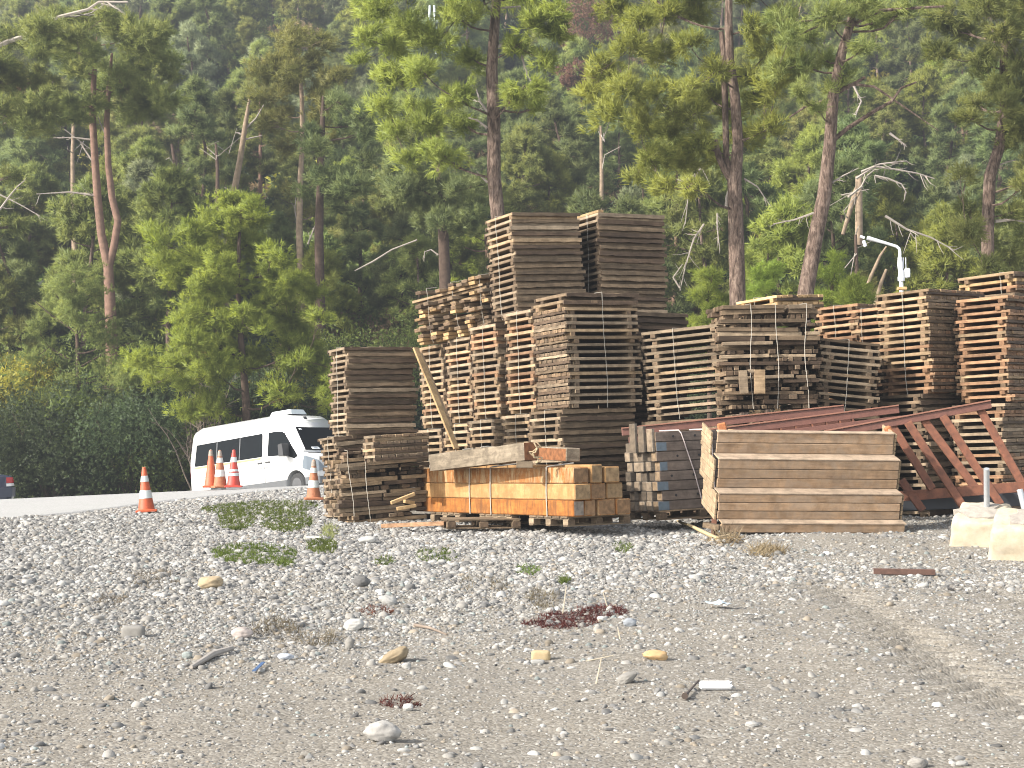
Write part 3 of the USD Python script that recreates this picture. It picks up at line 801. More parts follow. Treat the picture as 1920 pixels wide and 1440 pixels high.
# ------------------------------------------------------------------ dark slab bundle with blue painted ends
M_slab = wood('slab_wood_x', (0.085, 0.065, 0.052), (0.154, 0.119, 0.096), (0.154, 0.108, 0.065), 0, grain=22.0, vary=0.2)
M_slab2 = wood('slab_end_wood', (0.092, 0.077, 0.062), (0.185, 0.154, 0.119), (0.131, 0.1, 0.069), 0, grain=22.0, vary=0.5)
M_blue = plain('blue_end_paint', (0.085, 0.112, 0.135), 0.7, vary=0.3, scale=20)
M_hole = plain('dark_hole', (0.009, 0.008, 0.008), 0.9)
axes = stack_axes(60, 0.045)
o = at(1240, 958, 23.7)
sl = thing('slab_bundle', 'strapped bundle of dark brown squared slabs with blue painted ends', 'timber bundle', o, axes=axes)
_rng = np.random.default_rng(8)
rh = 0.146
for c in range(5):
    for r in range(8 if c else 8):
        x0 = _rng.uniform(-0.06, 0.05) - 0.02 * c + (0.0 if c else -0.02)
        if c >= 3 and r > 6:
            continue
        dz = _rng.uniform(-0.03, 0.05) if c else 0
        m = cbox((2.3 - x0, 0.135, rh - 0.006), (x0 + (2.3 - x0) / 2, 0.07 + c * 0.142, r * rh + rh / 2 + dz * 0.3), 0.007)
        b = part(sl, 'slab', m, M_slab if c == 0 else M_slab2)
        if c == 0 and r % 2 == 0:
            part(b, 'blue_end', cbox((0.15 - x0, 0.004, rh - 0.02), (x0 + (0.15 - x0) / 2, 0.0005, r * rh + rh / 2), 0.001), M_blue)
        elif c == 0:
            for hx in (0.22, 0.62):
                cy = lathe([(0.0, 0.0), (0.019, 0.0), (0.019, 0.003), (0.0, 0.003)], 12)
                part(b, 'bolt_hole', move(turn(cy, math.pi / 2, 0), (hx + 0.06 * (r % 3), -0.0005, r * rh + rh / 2)), M_hole)
for j in range(3):                                  # tall end pieces standing at the corner
    part(sl, 'end_post', cbox((0.05, 0.15, 0.34 + 0.05 * j), (-0.06 - 0.05 * j, 0.1 + 0.15 * j, 8 * rh - 0.12 + 0.02 * j), 0.006), M_slab2)
for x0, x1 in ((0.42, 0.78), (0.98, 0.99)):
    H = 8 * rh
    strap(sl, [(x1, -0.012, -0.02), (x1 * 0.6 + x0 * 0.4, -0.014, H * 0.45), (x0, -0.012, H - 0.03), (x0 - 0.02, 0.02, H + 0.015), (x0 - 0.14, 0.35, H + 0.02)], 0.02, m=M_strap_pink)
pallet('dark pallet under the slabs with blue ends', at(1238, 976, 23.62), axes, 1.6, 0.8, 'dark')

# ------------------------------------------------------------------ stepped board unit, tipped forward
STEP = ((0.222, 0.143, 0.083), (0.404, 0.275, 0.17), (0.326, 0.226, 0.137))
M_step = wood('step_board_wood', *STEP, 0, grain=18.0, vary=0.16, stain=(0.281, 0.22, 0.164), stain_amt=0.55)
M_tread = wood('step_tread_wood', (0.259, 0.196, 0.14), (0.409, 0.319, 0.235), (0.347, 0.248, 0.153), 0, grain=18.0, vary=0.1)
M_sidew = wood('step_side_wood', (0.258, 0.184, 0.108), (0.394, 0.303, 0.199), (0.258, 0.189, 0.114), 2, grain=16.0, vary=0.12)
tip = math.radians(16)
P0 = at(1351, 999, 22.5); P1 = at(1693, 1000, 22.85)
X = (P1 - P0); LXs = np.linalg.norm(X); X /= LXs
Yb = np.cross([0, 0, 1.0], X); Yb /= np.linalg.norm(Yb); Zb = np.cross(X, Yb)
Yt = math.cos(tip) * Yb + math.sin(tip) * Zb       # the treads run back and up
Zt = -math.sin(tip) * Yb + math.cos(tip) * Zb      # the risers lean towards the beach
st = thing('stepped_boards', 'stepped unit of weathered brown boards, like a broad flight of stairs tipped forward', 'wooden steps', P0, axes=(X, Yt, Zt))
y0, z0 = 0.0, 0.0
_rng = np.random.default_rng(3)
ends = []
for k, (nb, bh, dep) in enumerate(((1, 0.126, 0.16), (3, 0.122, 0.24), (3, 0.138, 0.26), (2, 0.152, 0.30))):
    x0 = (0.02, -0.015, 0.01, 0.03)[k]; x1 = LXs + (0.03, -0.01, 0.0, -0.02)[k]
    ends.append((y0, z0, z0 + nb * bh + 0.02))
    for b in range(nb):
        e = _rng.normal(0, 0.006, 2)
        m = cbox((x1 - x0 + e[0], 0.04, bh - 0.007), ((x0 + x1) / 2 + e[1], y0 + 0.02 + _rng.normal(0, 0.003), z0 + bh * (b + 0.5)), 0.007)
        part(st, 'riser_board', m, M_step)
    z0 += nb * bh
    if k < 3:
        part(st, 'tread_board', cbox((x1 - x0 + 0.02, dep + 0.03, 0.02), ((x0 + x1) / 2, y0 + dep / 2 + 0.01, z0 + 0.011), 0.005), M_tread)
        z0 += 0.022
        y0 += dep
    else:
        part(st, 'tread_board', cbox((x1 - x0, 0.10, 0.02), ((x0 + x1) / 2, y0 + 0.04, z0 + 0.011), 0.005), M_tread)
# boarded end on the sunny side: short slanting boards behind each step front
for xx in (-0.045, LXs + 0.02):
    for k, (ya, za, zb) in enumerate(ends):
        if k == 0:
            continue
        depth = 0.75 if k < 3 else 0.55
        nbd = 5
        for q in range(nbd):
            u0, u1 = za - 0.02 + (zb - za) * q / nbd, za - 0.02 + (zb - za) * (q + 1) / nbd
            part(st, 'side_board', cbox((0.03, depth - 0.02 * (q % 2), u1 - u0 - 0.007), (xx + 0.004 * (q % 2), ya + 0.02 + depth / 2, (u0 + u1) / 2), 0.004), M_sidew)
part(st, 'prop', bar((-0.03, 0.20, -0.25), (0., 0.385, 0.077), 0.07, 0.07), plain('rust_prop', (0.123, 0.046, 0.023), 0.8))
part(st, 'prop', bar((LXs - 0.1, 0.55, -0.33), (LXs - 0.1, 0.8, 0.3), 0.07, 0.07), W['dark', 2])
M_rust = plain('rust_orange', (0.323, 0.115, 0.039), 0.85, vary=0.35, scale=25)
for (a_, b_, lbl) in (((1356, 812, 23.6), (1352, 793, 23.6), 'rusty orange stub on the left top corner of the stepped boards'), ((1672, 816, 23.5), (1662, 800, 23.5), 'rusty orange stub at the right top of the stepped boards')):
    single('rusty_stub', lbl, 'metal stub', bar(at(*a_), at(*b_), 0.13, 0.09, 0.02), M_rust)
single('thin_lath', 'thin pale lath lying slanted from the left on top of the stepped boards', 'lath', bar(at(1365, 806, 23.4), at(1530, 823, 23.3), 0.05, 0.025), W['fresh', 0])
single('thin_lath', 'thin pale lath lying slanted from the right on top of the stepped boards', 'lath', bar(at(1530, 823, 23.45), at(1672, 816, 23.4), 0.05, 0.03), W['slat', 0])
single('ground_plank', 'dark plank end on the gravel at the left foot of the stepped boards', 'plank', bar(at(1322, 984, 22.7), at(1352, 990, 22.5), 0.12, 0.07), W['dark', 0])
single('bark_piece', 'orange brown bark piece on the gravel before the stepped boards', 'bark', bar(at(1365, 1017, 21.9), at(1400, 1017, 21.8), 0.16, 0.05, 0.02), plain('bark_orange', (0.269, 0.139, 0.062), 0.9, vary=0.3, scale=20))

# ------------------------------------------------------------------ rust brown metal frames
M_frame = plain('frame_red_brown', (0.122, 0.049, 0.034), 0.55, vary=0.25, scale=9.0)
M_frame2 = plain('frame_rust_brown', (0.146, 0.052, 0.025), 0.75, vary=0.55, scale=9.0)
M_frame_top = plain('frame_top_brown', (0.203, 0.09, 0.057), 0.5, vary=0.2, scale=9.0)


def rail(fr, P, Q, w=0.075, h=0.105):
    d, s, u = basis(Q - P)
    part(fr, 'top_rail', bar(P, Q, w, h, 0.006), M_frame)
    part(fr, 'rail_cap', bar(P + u * (h / 2 + 0.012), Q + u * (h / 2 + 0.012), w + 0.045, 0.022, 0.004), M_frame_top)


f1 = thing('rail_frame', 'long red brown metal frame lying from the dark slabs to the shaded slats', 'metal frame', group='red brown metal rail frames')
P, Q = at(1166, 811, 24.65), at(1582, 768, 24.7)
rail(f1, P, Q)
part(f1, 'lower_rail', bar(P + [0.1, -0.06, -0.12], at(1600, 790, 24.55), 0.06, 0.09), M_frame)
part(f1, 'post', bar(P + [0.33, 0, -0.05], P + [0.42, 0, -0.62], 0.10, 0.05), M_frame2)
part(f1, 'post', bar(at(1350, 797, 24.68), at(1375, 850, 24.68), 0.09, 0.05), M_frame2)
part(f1, 'post', bar(at(1470, 786, 24.68), at(1500, 850, 24.68), 0.09, 0.05), M_frame2)
f2 = thing('rail_frame', 'red brown metal frame with short square windows between its rails, above the stepped boards', 'metal frame', group='red brown metal rail frames')
P, Q = at(1300, 817, 24.35), at(1685, 768, 24.35)
rail(f2, P, Q)
P2, Q2 = at(1462, 812, 24.25), at(1690, 784, 24.25)
part(f2, 'lower_rail', bar(P2, Q2, 0.07, 0.075), M_frame)
for x in (1462, 1490, 1521, 1548, 1573, 1597):
    yy = 817 - (x - 1300) * 49 / 385
    part(f2, 'baluster', bar(at(x, yy + 4, 24.36), at(x + 14, yy + 42, 24.36), 0.085, 0.03), M_frame2)
f3 = thing('rail_frame', 'largest rust brown metal frame with slanting bars, leaning at the right before the stacks', 'metal frame', group='red brown metal rail frames')
P, Q = at(1548, 816, 24.0), at(1858, 759, 23.9)
rail(f3, P, Q)
part(f3, 'bottom_rail', bar(at(1684, 931, 23.8), at(1925, 912, 23.7), 0.05, 0.15), M_frame2)
for (xa, ya, xb, yb, dd) in ((1672, 797, 1748, 917, 0.03), (1702, 792, 1806, 950, -0.05), (1732, 787, 1829, 915, 0.03), (1768, 780, 1876, 946, -0.05), (1838, 768, 1924, 920, 0.0), (1690, 900, 1730, 957, -0.05)):
    a_, b_ = at(xa, ya, 23.95 + dd), at(xb, yb, 23.72 + dd)
    part(f3, 'slanting_bar', bar(a_, b_, 0.115, 0.05, 0.005, up=(0, -1, 0.2)), M_frame2)
single('dark_beam', 'long blue black beam on the ground under the rust brown frame', 'beam', bar(at(1650, 947, 24.1), at(1940, 935, 24.0), 0.1, 0.2, 0.01), plain('beam_blueblack', (0.023, 0.026, 0.032), 0.6))

# ------------------------------------------------------------------ concrete footings with pipes, mast
M_conc = mat('cream_concrete', {
    'g': ('geometry', {}), 'n': ('noise_texture', {'scale': 6.0, 'detail': 8.0, 'roughness': 0.75}), 'r': ('rgb_ramp', {'ramp': [(0.3, (0.248, 0.203, 0.138)), (0.5, (0.3, 0.26, 0.19)), (0.72, (0.328, 0.295, 0.234))]}),
    'b': ('bump', {'strength': 0.6, 'distance': 0.015}), 'p': ('principled_bsdf', {'roughness': 0.9, 'specular_ior_level': 0.2})},
    [('g.position', 'n.vector'), ('n.fac', 'r.fac'), ('r.color', 'p.base_color'), ('n.fac', 'b.height'), ('b.normal', 'p.normal')])
M_conctop = plain('grey_concrete', (0.254, 0.227, 0.193), 0.95, vary=0.3, scale=14.0, bump=0.6)
M_galv = plain('galvanised_steel', (0.462, 0.477, 0.485), 0.42, 0.6, vary=0.1, scale=14)


def rough_block(size, taper, seed, amt=0.02):
    m = trimesh.creation.box(size)
    for _ in range(4):
        m = m.subdivide()
    v = np.array(m.vertices); h = np.array(size) / 2
    r = 0.05
    q = np.clip(v, -(h - r), h - r); d = v - q; n = np.linalg.norm(d, axis=1, keepdims=True)
    v = np.where(n > 1e-9, q + d / np.maximum(n, 1e-9) * r, v)
    v[:, :2] *= (1 - taper * (v[:, 2:] / size[2]))
    p = np.array(v) + seed * 7.1
    v += (np.stack([meshkit.fbm(p * 6 + k * 13, 3, seed) for k in range(3)], 1) - 0.5) * amt * 2
    v[:, 2] += size[2] / 2
    return v, np.array(m.faces)


def footing(label, o, rz, size, seed, top_c, tilt=0.0):
    c, s = math.cos(rz), math.sin(rz)
    X, Y = np.array([c, s, 0]), np.array([-s, c, 0])
    Z = np.array([0, 0, 1.0]); Y = Y + Z * tilt; Y /= np.linalg.norm(Y); Z = np.cross(X, Y)
    b = thing('concrete_footing', label, 'concrete block', o, axes=(X, Y, Z))
    part(b, 'block_body', rough_block(size, 0.22, seed, 0.032), M_conc, 40)
    rr = np.random.default_rng(seed)
    a = np.linspace(0, 2 * np.pi, 19)[:-1]
    rad = 1 + 0.16 * rr.normal(0, 1, 18)
    pv = np.stack([top_c[0] + 0.35 * size[0] * np.cos(a) * rad, top_c[1] + 0.34 * size[1] * np.sin(a) * rad, np.full(18, size[2] + 0.022)], 1)
    pv = np.vstack([pv, [top_c[0], top_c[1], size[2] + 0.045], pv - [0, 0, 0.08]])
    k = np.arange(18)
    f = np.vstack([np.stack([k, (k + 1) % 18, np.full(18, 18)], 1), np.stack([k, k + 19, (k + 1) % 18], 1), np.stack([(k + 1) % 18, k + 19, (k + 1) % 18 + 19], 1)])
    part(b, 'bare_patch', (pv, f), M_conctop)
    return b


b1 = footing('cream painted concrete block with an upright grey pipe in its top', at(1846, 1016, 20.7), math.radians(-30), (0.70, 0.70, 0.43), 3, (0.02, 0.02), 0.48)
part(b1, 'pipe', tube([(0.05, 0.10, 0.36), (0.12, 0.10, 1.0)], 0.036, 14), M_galv, 40)
b2 = footing('cream concrete block nearest the right picture edge, in front of the piped one', at(1930, 1046, 19.4), math.radians(-22), (0.86, 0.75, 0.52), 4, (0.10, 0.05), 0.42)
single('short_pipe', 'grey pipe stub tilted beside the cream blocks at the right edge', 'pipe', join(tube([at(1926, 975, 21.0), at(1912, 918, 21.1)], 0.04, 12)), M_galv, 40)

M_white = plain('white_metal', (0.616, 0.624, 0.631), 0.35, vary=0.03)
mast = thing('camera_mast', 'white metal mast with a long arm and small camera, behind the tall right stack', 'mast', at(1690, 905, 33.0))
o = at(1690, 905, 33.0)
loc = lambda px, py, dd=0.0: at(px, py, 33.0 + dd) - o
part(mast, 'pole', tube([loc(1690, 905), loc(1690, 536), loc(1689, 522), loc(1688, 495), loc(1687, 482)], [.06, .045, .04, .06, .04], 12), M_white, 40)
part(mast, 'arm', tube([loc(1687, 486), loc(1687.5, 474), loc(1686, 466), loc(1681, 462), loc(1660, 455.5), loc(1626, 446)], [.032, .03, .03, .03, .03, .045], 10), M_white, 40)
part(mast, 'camera', tube([loc(1619, 451), loc(1623, 462)], 0.035, 10), M_white, 40)
part(mast, 'lamp_tip', tube([loc(1613, 443), loc(1621, 446)], 0.028, 8), M_white, 40)
part(mast, 'collar', move(lathe([(0.0, 0.0), (0.07, 0.0), (0.075, 0.08), (0.06, 0.1), (0.06, 0.22), (0.0, 0.22)], 14), loc(1690, 527)), M_white, 40)
part(mast, 'equipment_box', move(cbox((0.11, 0.14, 0.2), (0, 0, 0), 0.02), loc(1700.5, 512)), M_white, 40)
part(mast, 'box_bracket', bar(loc(1690, 513), loc(1697, 511), 0.05, 0.12), plain('bracket_grey', (0.269, 0.293, 0.308), 0.5))
for x in (1694, 1698.5):
    part(mast, 'antenna', tube([loc(x, 503), loc(x - 0.5, 483)], 0.011, 8), M_white, 40)
single('board_offcut', 'small pale board offcut lying on top of the tall right stack', 'offcut', bar(at(1683, 541, 26.0), at(1699, 541, 26.0), 0.12, 0.045), W['fresh', 0])

# ------------------------------------------------------------------ traffic cones
M_cone = plain('cone_orange', (0.42, 0.073, 0.018), 0.55, vary=0.22, scale=12)
M_cone_old = plain('cone_faded', (0.312, 0.109, 0.044), 0.7, vary=0.3, scale=14)
M_cone_red = plain('cone_red', (0.42, 0.04, 0.022), 0.5, vary=0.2, scale=12)
M_band = plain('cone_white', (0.502, 0.534, 0.512), 0.45, vary=0.12, scale=16)
M_tip = plain('cone_grey_tip', (0.271, 0.219, 0.176), 0.8, vary=0.3, scale=20)


def cone(label, px, py, D, h, body, bands=True, tip=False, lean=0.0, xs=False, rz=0.2):
    o = at(px, py, D)
    X = np.array([1, 0, -lean]) / math.hypot(1, lean); Z = np.array([lean, 0, 1]) / math.hypot(1, lean)
    X = math.cos(rz) * X + math.sin(rz) * np.array([0, 1.0, 0]); Y = np.cross(Z, X)
    c = thing('traffic_cone', label, 'traffic cone', o, axes=(X, Y, Z), group='orange and white traffic cones by the road')
    b = h * 0.46
    part(c, 'base', cbox((b, b, 0.04), (0, 0, 0.02), 0.012), body)
    rr = lambda t: (0.175 - 0.138 * t) * h + 0.004
    prof = [(rr(0) + 0.02, 0.04), (rr(0.02), 0.055)] + [(rr(t), 0.04 + (h - 0.05) * t) for t in np.linspace(0.05, 1, 8)] + [(0.012 * h, h)]
    part(c, 'cone_body', lathe(prof, 28), body, 40)
    if bands:
        for t0, t1 in ((0.27, 0.46), (0.66, 0.80)):
            part(c, 'white_band', lathe([(rr(t) + 0.004, 0.04 + (h - 0.05) * t) for t in np.linspace(t0, t1, 4)], 28), M_band, 40)
    if xs:
        part(c, 'torn_patch', lathe([(rr(t) + 0.007, 0.04 + (h - 0.05) * t) for t in (0.36, 0.40)], 28), M_cone_red, 40)
    if tip:
        part(c, 'tip', lathe([(rr(t) + 0.003, 0.04 + (h - 0.05) * t) for t in (0.84, 0.92, 0.99)] + [(0.01, h + 0.01)], 20), M_tip, 40)
    return c


cone('lone orange and white cone standing left of the grass, before the pale road', 275, 960, 28.4, 0.80, M_cone, lean=-0.07)
cone('plain orange cone without white bands, leftmost of the three before the minibus', 396, 914, 39.6, 0.93, M_cone, bands=False, tip=True, lean=-0.02)
cone('faded cone with worn pale tip, middle one of the three before the minibus', 413, 914.5, 39.4, 0.92, M_cone_old, tip=True, lean=-0.02, rz=0.5)
cone('bright red cone, rightmost of the three before the minibus', 438, 913.5, 39.3, 0.92, M_cone_red, xs=True, rz=0.1)
cone('dull brownish cone standing by itself beside the left stack', 588, 937, 29.7, 0.74, M_cone_old, tip=True)

# ------------------------------------------------------------------ minibus: three crossed outlines give the body; panes are cut from the same shape, a little larger
def extr(poly, depth, axes_map):
    cs = mf.CrossSection([np.asarray(poly, float)], mf.FillRule.NonZero)
    m = cs.extrude(depth).translate((0, 0, -depth / 2))
    return m.transform(np.hstack([np.asarray(axes_map, float).T, np.zeros((3, 1))]))


SIDE = ((1, 0, 0), (0, 0, 1), (0, -1, 0))          # outline in x, z; depth along y
FRONT = ((0, 1, 0), (0, 0, 1), (1, 0, 0))          # outline in y, z; depth along x
TOP = ((1, 0, 0), (0, 1, 0), (0, 0, 1))


def rounded(poly, r, seg=6):
    cs = mf.CrossSection([np.asarray(poly, float)], mf.FillRule.NonZero)
    cs = cs.offset(-r, mf.JoinType.Miter, 2.0, 0).offset(2 * r, mf.JoinType.Round, 2.0, 24).offset(-r, mf.JoinType.Round, 2.0, 24)
    return cs


def extr_cs(cs, depth, am):
    m = cs.extrude(depth).translate((0, 0, -depth / 2))
    return m.transform(np.hstack([np.asarray(am, float).T, np.zeros((3, 1))]))


VL, VW, VH = 6.0, 2.0, 2.62
side = [(0.02, 0.38), (0.0, 0.9), (0.02, 1.6), (0.10, 2.35), (0.30, 2.58), (0.7, 2.63), (3.9, 2.62), (4.45, 2.52), (4.72, 2.30), (5.42, 1.28), (5.85, 1.12), (5.98, 0.9), (6.0, 0.45), (5.9, 0.32), (0.3, 0.30)]
front = [(-0.98, 0.28), (-1.0, 0.6), (-1.0, 1.2), (-0.965, 1.45), (-0.86, 2.25), (-0.80, 2.45), (-0.62, 2.58), (-0.3, 2.64), (0.3, 2.64), (0.62, 2.58), (0.80, 2.45), (0.86, 2.25), (0.965, 1.45), (1.0, 1.2), (1.0, 0.6), (0.98, 0.28)]
plan = [(0.0, -0.95), (0.06, -1.02), (4.9, -1.02), (5.5, -0.97), (5.85, -0.80), (6.02, -0.45), (6.05, 0.0), (6.02, 0.45), (5.85, 0.80), (5.5, 0.97), (4.9, 1.02), (0.06, 1.02), (0.0, 0.95)]


def van_body(grow):
    s = extr_cs(rounded(side, 0.05).offset(grow, mf.JoinType.Round, 2.0, 12), 4, SIDE)
    f = extr_cs(rounded(front, 0.03).offset(grow, mf.JoinType.Round, 2.0, 12), 20, FRONT)
    p = extr_cs(rounded(plan, 0.04).offset(grow, mf.JoinType.Round, 2.0, 12), 8, TOP)
    return s ^ f ^ p


def cyl_y(x, z, r, y0, y1):
    return mf.Manifold.cylinder(y1 - y0, r, r, 40).transform(np.array([[1, 0, 0, x], [0, 0, 1, y0], [0, -1, 0, z]], float))


def half(sign):                                    # one flank only
    return mf.Manifold.cube((20, 2, 8), True).translate((3, sign * 1.6, 1))


def prism_side(poly):
    return extr_cs(mf.CrossSection([np.asarray(poly, float)], mf.FillRule.NonZero), 4, SIDE)


def rprism_side(poly, r=0.06):
    return extr_cs(rounded(poly, r), 4, SIDE)


M_van = plain('van_white', (0.43, 0.43, 0.42), 0.28, vary=0.02, coat=0.4)
M_pane = glassy('dark_pane')
M_blk = plain('black_plastic', (0.014, 0.014, 0.015), 0.5)
M_sill = plain('grey_sill', (0.077, 0.081, 0.085), 0.6)
M_gold = plain('gold_stripe', (0.447, 0.293, 0.092), 0.4)
M_tyre = plain('tyre', (0.015, 0.015, 0.015), 0.85)
M_seam = plain('panel_seam', (0.169, 0.169, 0.169), 0.7)
M_lampg = glassy('headlamp_glass', (0.12, 0.14, 0.16), 0.1)
M_cardw = plain('white_card', (0.578, 0.601, 0.616), 0.6)
M_redl = plain('tail_red', (0.308, 0.009, 0.012), 0.25)

core = van_body(0.0)
arches = [cyl_y(5.0, 0.36, 0.42, -1.3, -0.6), cyl_y(5.0, 0.36, 0.42, 0.6, 1.3), cyl_y(1.35, 0.36, 0.42, -1.3, -0.6), cyl_y(1.35, 0.36, 0.42, 0.6, 1.3)]
carved = core
for a_ in arches:
    carved = carved - a_
skin = van_body(0.007) - van_body(0.001)
skin2 = van_body(0.011) - van_body(0.001)
yaw = -math.radians(40)
vo = at(360, 954, 51.8)
pit = 0.101
c, s = math.cos(yaw), math.sin(yaw)
X = np.array([c * math.cos(pit), s * math.cos(pit), math.sin(pit)]); Y = np.array([-s, c, 0.0]); Z = np.cross(X, Y)
van = thing('minibus', 'white high roof minibus with dark side windows, parked beyond the cones', 'minibus', vo - Y * (-1.0), axes=(X, Y, Z))
part(van, 'body', carved, M_van, 35)
for sg in (-1, 1):
    h_ = half(sg)
    part(van, 'side_window', skin ^ h_ ^ rprism_side([(0.24, 1.33), (0.29, 2.02), (3.50, 2.06), (3.52, 1.33)], 0.05), M_pane, 35)
    dw = skin ^ h_ ^ rprism_side([(3.78, 1.32), (3.78, 2.06), (4.30, 2.05), (4.52, 1.98), (5.15, 1.20), (5.0, 1.14), (4.6, 1.28)], 0.04)
    part(van, 'door_window', dw, M_pane, 35)
    part(van, 'stripe', skin ^ h_ ^ prism_side([(0.22, 1.25), (0.22, 1.31), (3.45, 1.31), (3.45, 1.25)]), M_gold, 35)
    part(van, 'sill', (skin2 ^ h_ ^ prism_side([(0.0, 0.2), (0.0, 0.52), (6.2, 0.52), (6.2, 0.2)])) - arches[0] - arches[1] - arches[2] - arches[3], M_sill, 35)
    for x in (1.30, 2.42):
        part(van, 'window_pillar', skin2 ^ h_ ^ prism_side([(x, 1.35), (x, 2.03), (x + 0.035, 2.03), (x + 0.035, 1.35)]), M_sill, 35)
    for x in (3.62,):
        part(van, 'door_seam', skin ^ h_ ^ prism_side([(x, 0.5), (x, 2.25), (x + 0.014, 2.25), (x + 0.014, 0.5)]), M_seam, 35)
    part(van, 'door_seam', skin ^ h_ ^ prism_side([(4.62, 0.75), (4.66, 1.15), (4.675, 1.15), (4.635, 0.75)]), M_seam, 35)
    for z in (2.22, 2.38):
        part(van, 'roof_crease', skin ^ h_ ^ prism_side([(0.25, z - 0.02), (0.25, z - 0.012), (4.2, z + 0.008), (4.2, z)]), M_seam, 35)
    part(van, 'body_crease', skin ^ h_ ^ prism_side([(0.1, 0.925), (0.1, 0.94), (4.4, 1.0), (4.4, 0.985)]), M_seam, 35)
    for x in (3.42, 3.78):
        part(van, 'door_handle', cbox((0.2, 0.03, 0.045), (x, sg * 1.01, 1.14), 0.01), M_blk)
    mr = rprism_side([(4.62, 1.22), (4.62, 1.60), (4.80, 1.62), (4.84, 1.25)], 0.04) ^ mf.Manifold.cube((20, 0.26, 8), True).translate((3, sg * 1.17, 1))
    part(van, 'wing_mirror', mr, M_blk, 35)
    part(van, 'headlight', skin2 ^ h_ ^ mf.Manifold.cube((0.66, 3, 0.62), True).translate((5.66, 0, 0.92)) ^ rprism_side([(5.30, 0.82), (5.42, 1.2), (5.84, 1.02), (5.96, 0.72), (5.80, 0.66)], 0.03), M_lampg, 35)
    part(van, 'tail_light', skin2 ^ h_ ^ mf.Manifold.cube((0.05, 3, 0.5), True).translate((0.0, 0, 1.1)), M_redl, 35)
    for x in (1.35, 5.0):
        w = turn(lathe([(0.0, -0.11), (0.2, -0.115), (0.30, -0.12), (0.345, -0.08), (0.345, 0.08), (0.30, 0.12), (0.2, 0.115), (0.0, 0.11)], 32), math.pi / 2, 0)
        wp = part(van, 'wheel', move(w, (x, sg * 0.84, 0.345)), M_tyre, 40)
        part(wp, 'rim', move(turn(lathe([(0.0, -0.125), (0.12, -0.125), (0.20, -0.122), (0.205, 0.122), (0.12, 0.125), (0.0, 0.125)], 28), math.pi / 2, 0), (x, sg * 0.843, 0.345)), plain('rim_grey', (0.06, 0.06, 0.062), 0.6, 0.2), 40)
front_box = mf.Manifold.cube((1.5, 4, 3), True).translate((5.2, 0, 1.9))
ws = skin ^ extr_cs(mf.CrossSection([np.array([(-0.86, 1.36), (-0.74, 2.12), (0.74, 2.12), (0.86, 1.36)])], mf.FillRule.NonZero), 20, FRONT) ^ mf.Manifold.cube((1.2, 4, 3), True).translate((5.22, 0, 2.0))
part(van, 'windscreen', ws, M_pane, 35)
part(van, 'dash_card', move(turn(cbox((0.02, 0.30, 0.14), (0, 0, 0), 0.004), -0.95, 1), (5.335, -0.42, 1.43)), M_cardw)
part(van, 'dash_card', move(turn(cbox((0.02, 0.10, 0.09), (0, 0, 0), 0.004), -0.95, 1), (4.90, -0.60, 2.055)), M_cardw)
part(van, 'card_line', move(turn(cbox((0.005, 0.154, 0.015), (0, 0, 0), 0.002), -0.95, 1), (5.349, -0.42, 1.44)), plain('card_ink', (0.077, 0.154, 0.269), 0.6))
part(van, 'roof_marker', move(turn(cbox((0.02, 0.12, 0.10), (0, 0, 0), 0.01), -0.6, 1), (4.62, -0.10, 2.44)), M_blk)
part(van, 'grille', skin2 ^ mf.Manifold.cube((0.3, 0.9, 0.3), True).translate((5.95, 0, 0.85)), M_blk, 35)
part(van, 'bonnet_line', skin ^ mf.Manifold.cube((0.06, 1.7, 0.2), True).translate((5.46, 0, 1.28)), M_blk, 35)
acb = rounded([(-0.5, -0.42), (0.5, -0.38), (0.5, 0.38), (-0.5, 0.42)], 0.1).extrude(0.155, 4, 0, (0.86, 0.8)).translate((3.75, 0, 2.60))
part(van, 'roof_unit', acb, plain('roof_unit_white', (0.447, 0.485, 0.485), 0.4, vary=0.03), 40)

# ------------------------------------------------------------------ the dark car at the left edge: its tail shows
cside = [(0.0, 0.35), (-0.02, 0.62), (0.06, 0.95), (0.35, 1.0), (0.85, 1.04), (1.6, 1.42), (2.7, 1.43), (3.35, 1.0), (4.3, 0.85), (4.45, 0.6), (4.4, 0.3), (0.2, 0.22)]
cfront = [(-0.86, 0.2), (-0.88, 0.6), (-0.86, 0.95), (-0.70, 1.40), (-0.5, 1.47), (0.5, 1.47), (0.70, 1.40), (0.86, 0.95), (0.88, 0.6), (0.86, 0.2)]
cplan = [(-0.03, -0.6), (0.12, -0.84), (0.5, -0.9), (3.9, -0.9), (4.4, -0.6), (4.46, 0), (4.4, 0.6), (3.9, 0.9), (0.5, 0.9), (0.12, 0.84), (-0.03, 0.6), (-0.05, 0)]


def car_body(g):
    return (extr_cs(rounded(cside, 0.05).offset(g), 4, SIDE) ^ extr_cs(rounded(cfront, 0.05).offset(g), 20, FRONT) ^ extr_cs(rounded(cplan, 0.05).offset(g), 8, TOP))


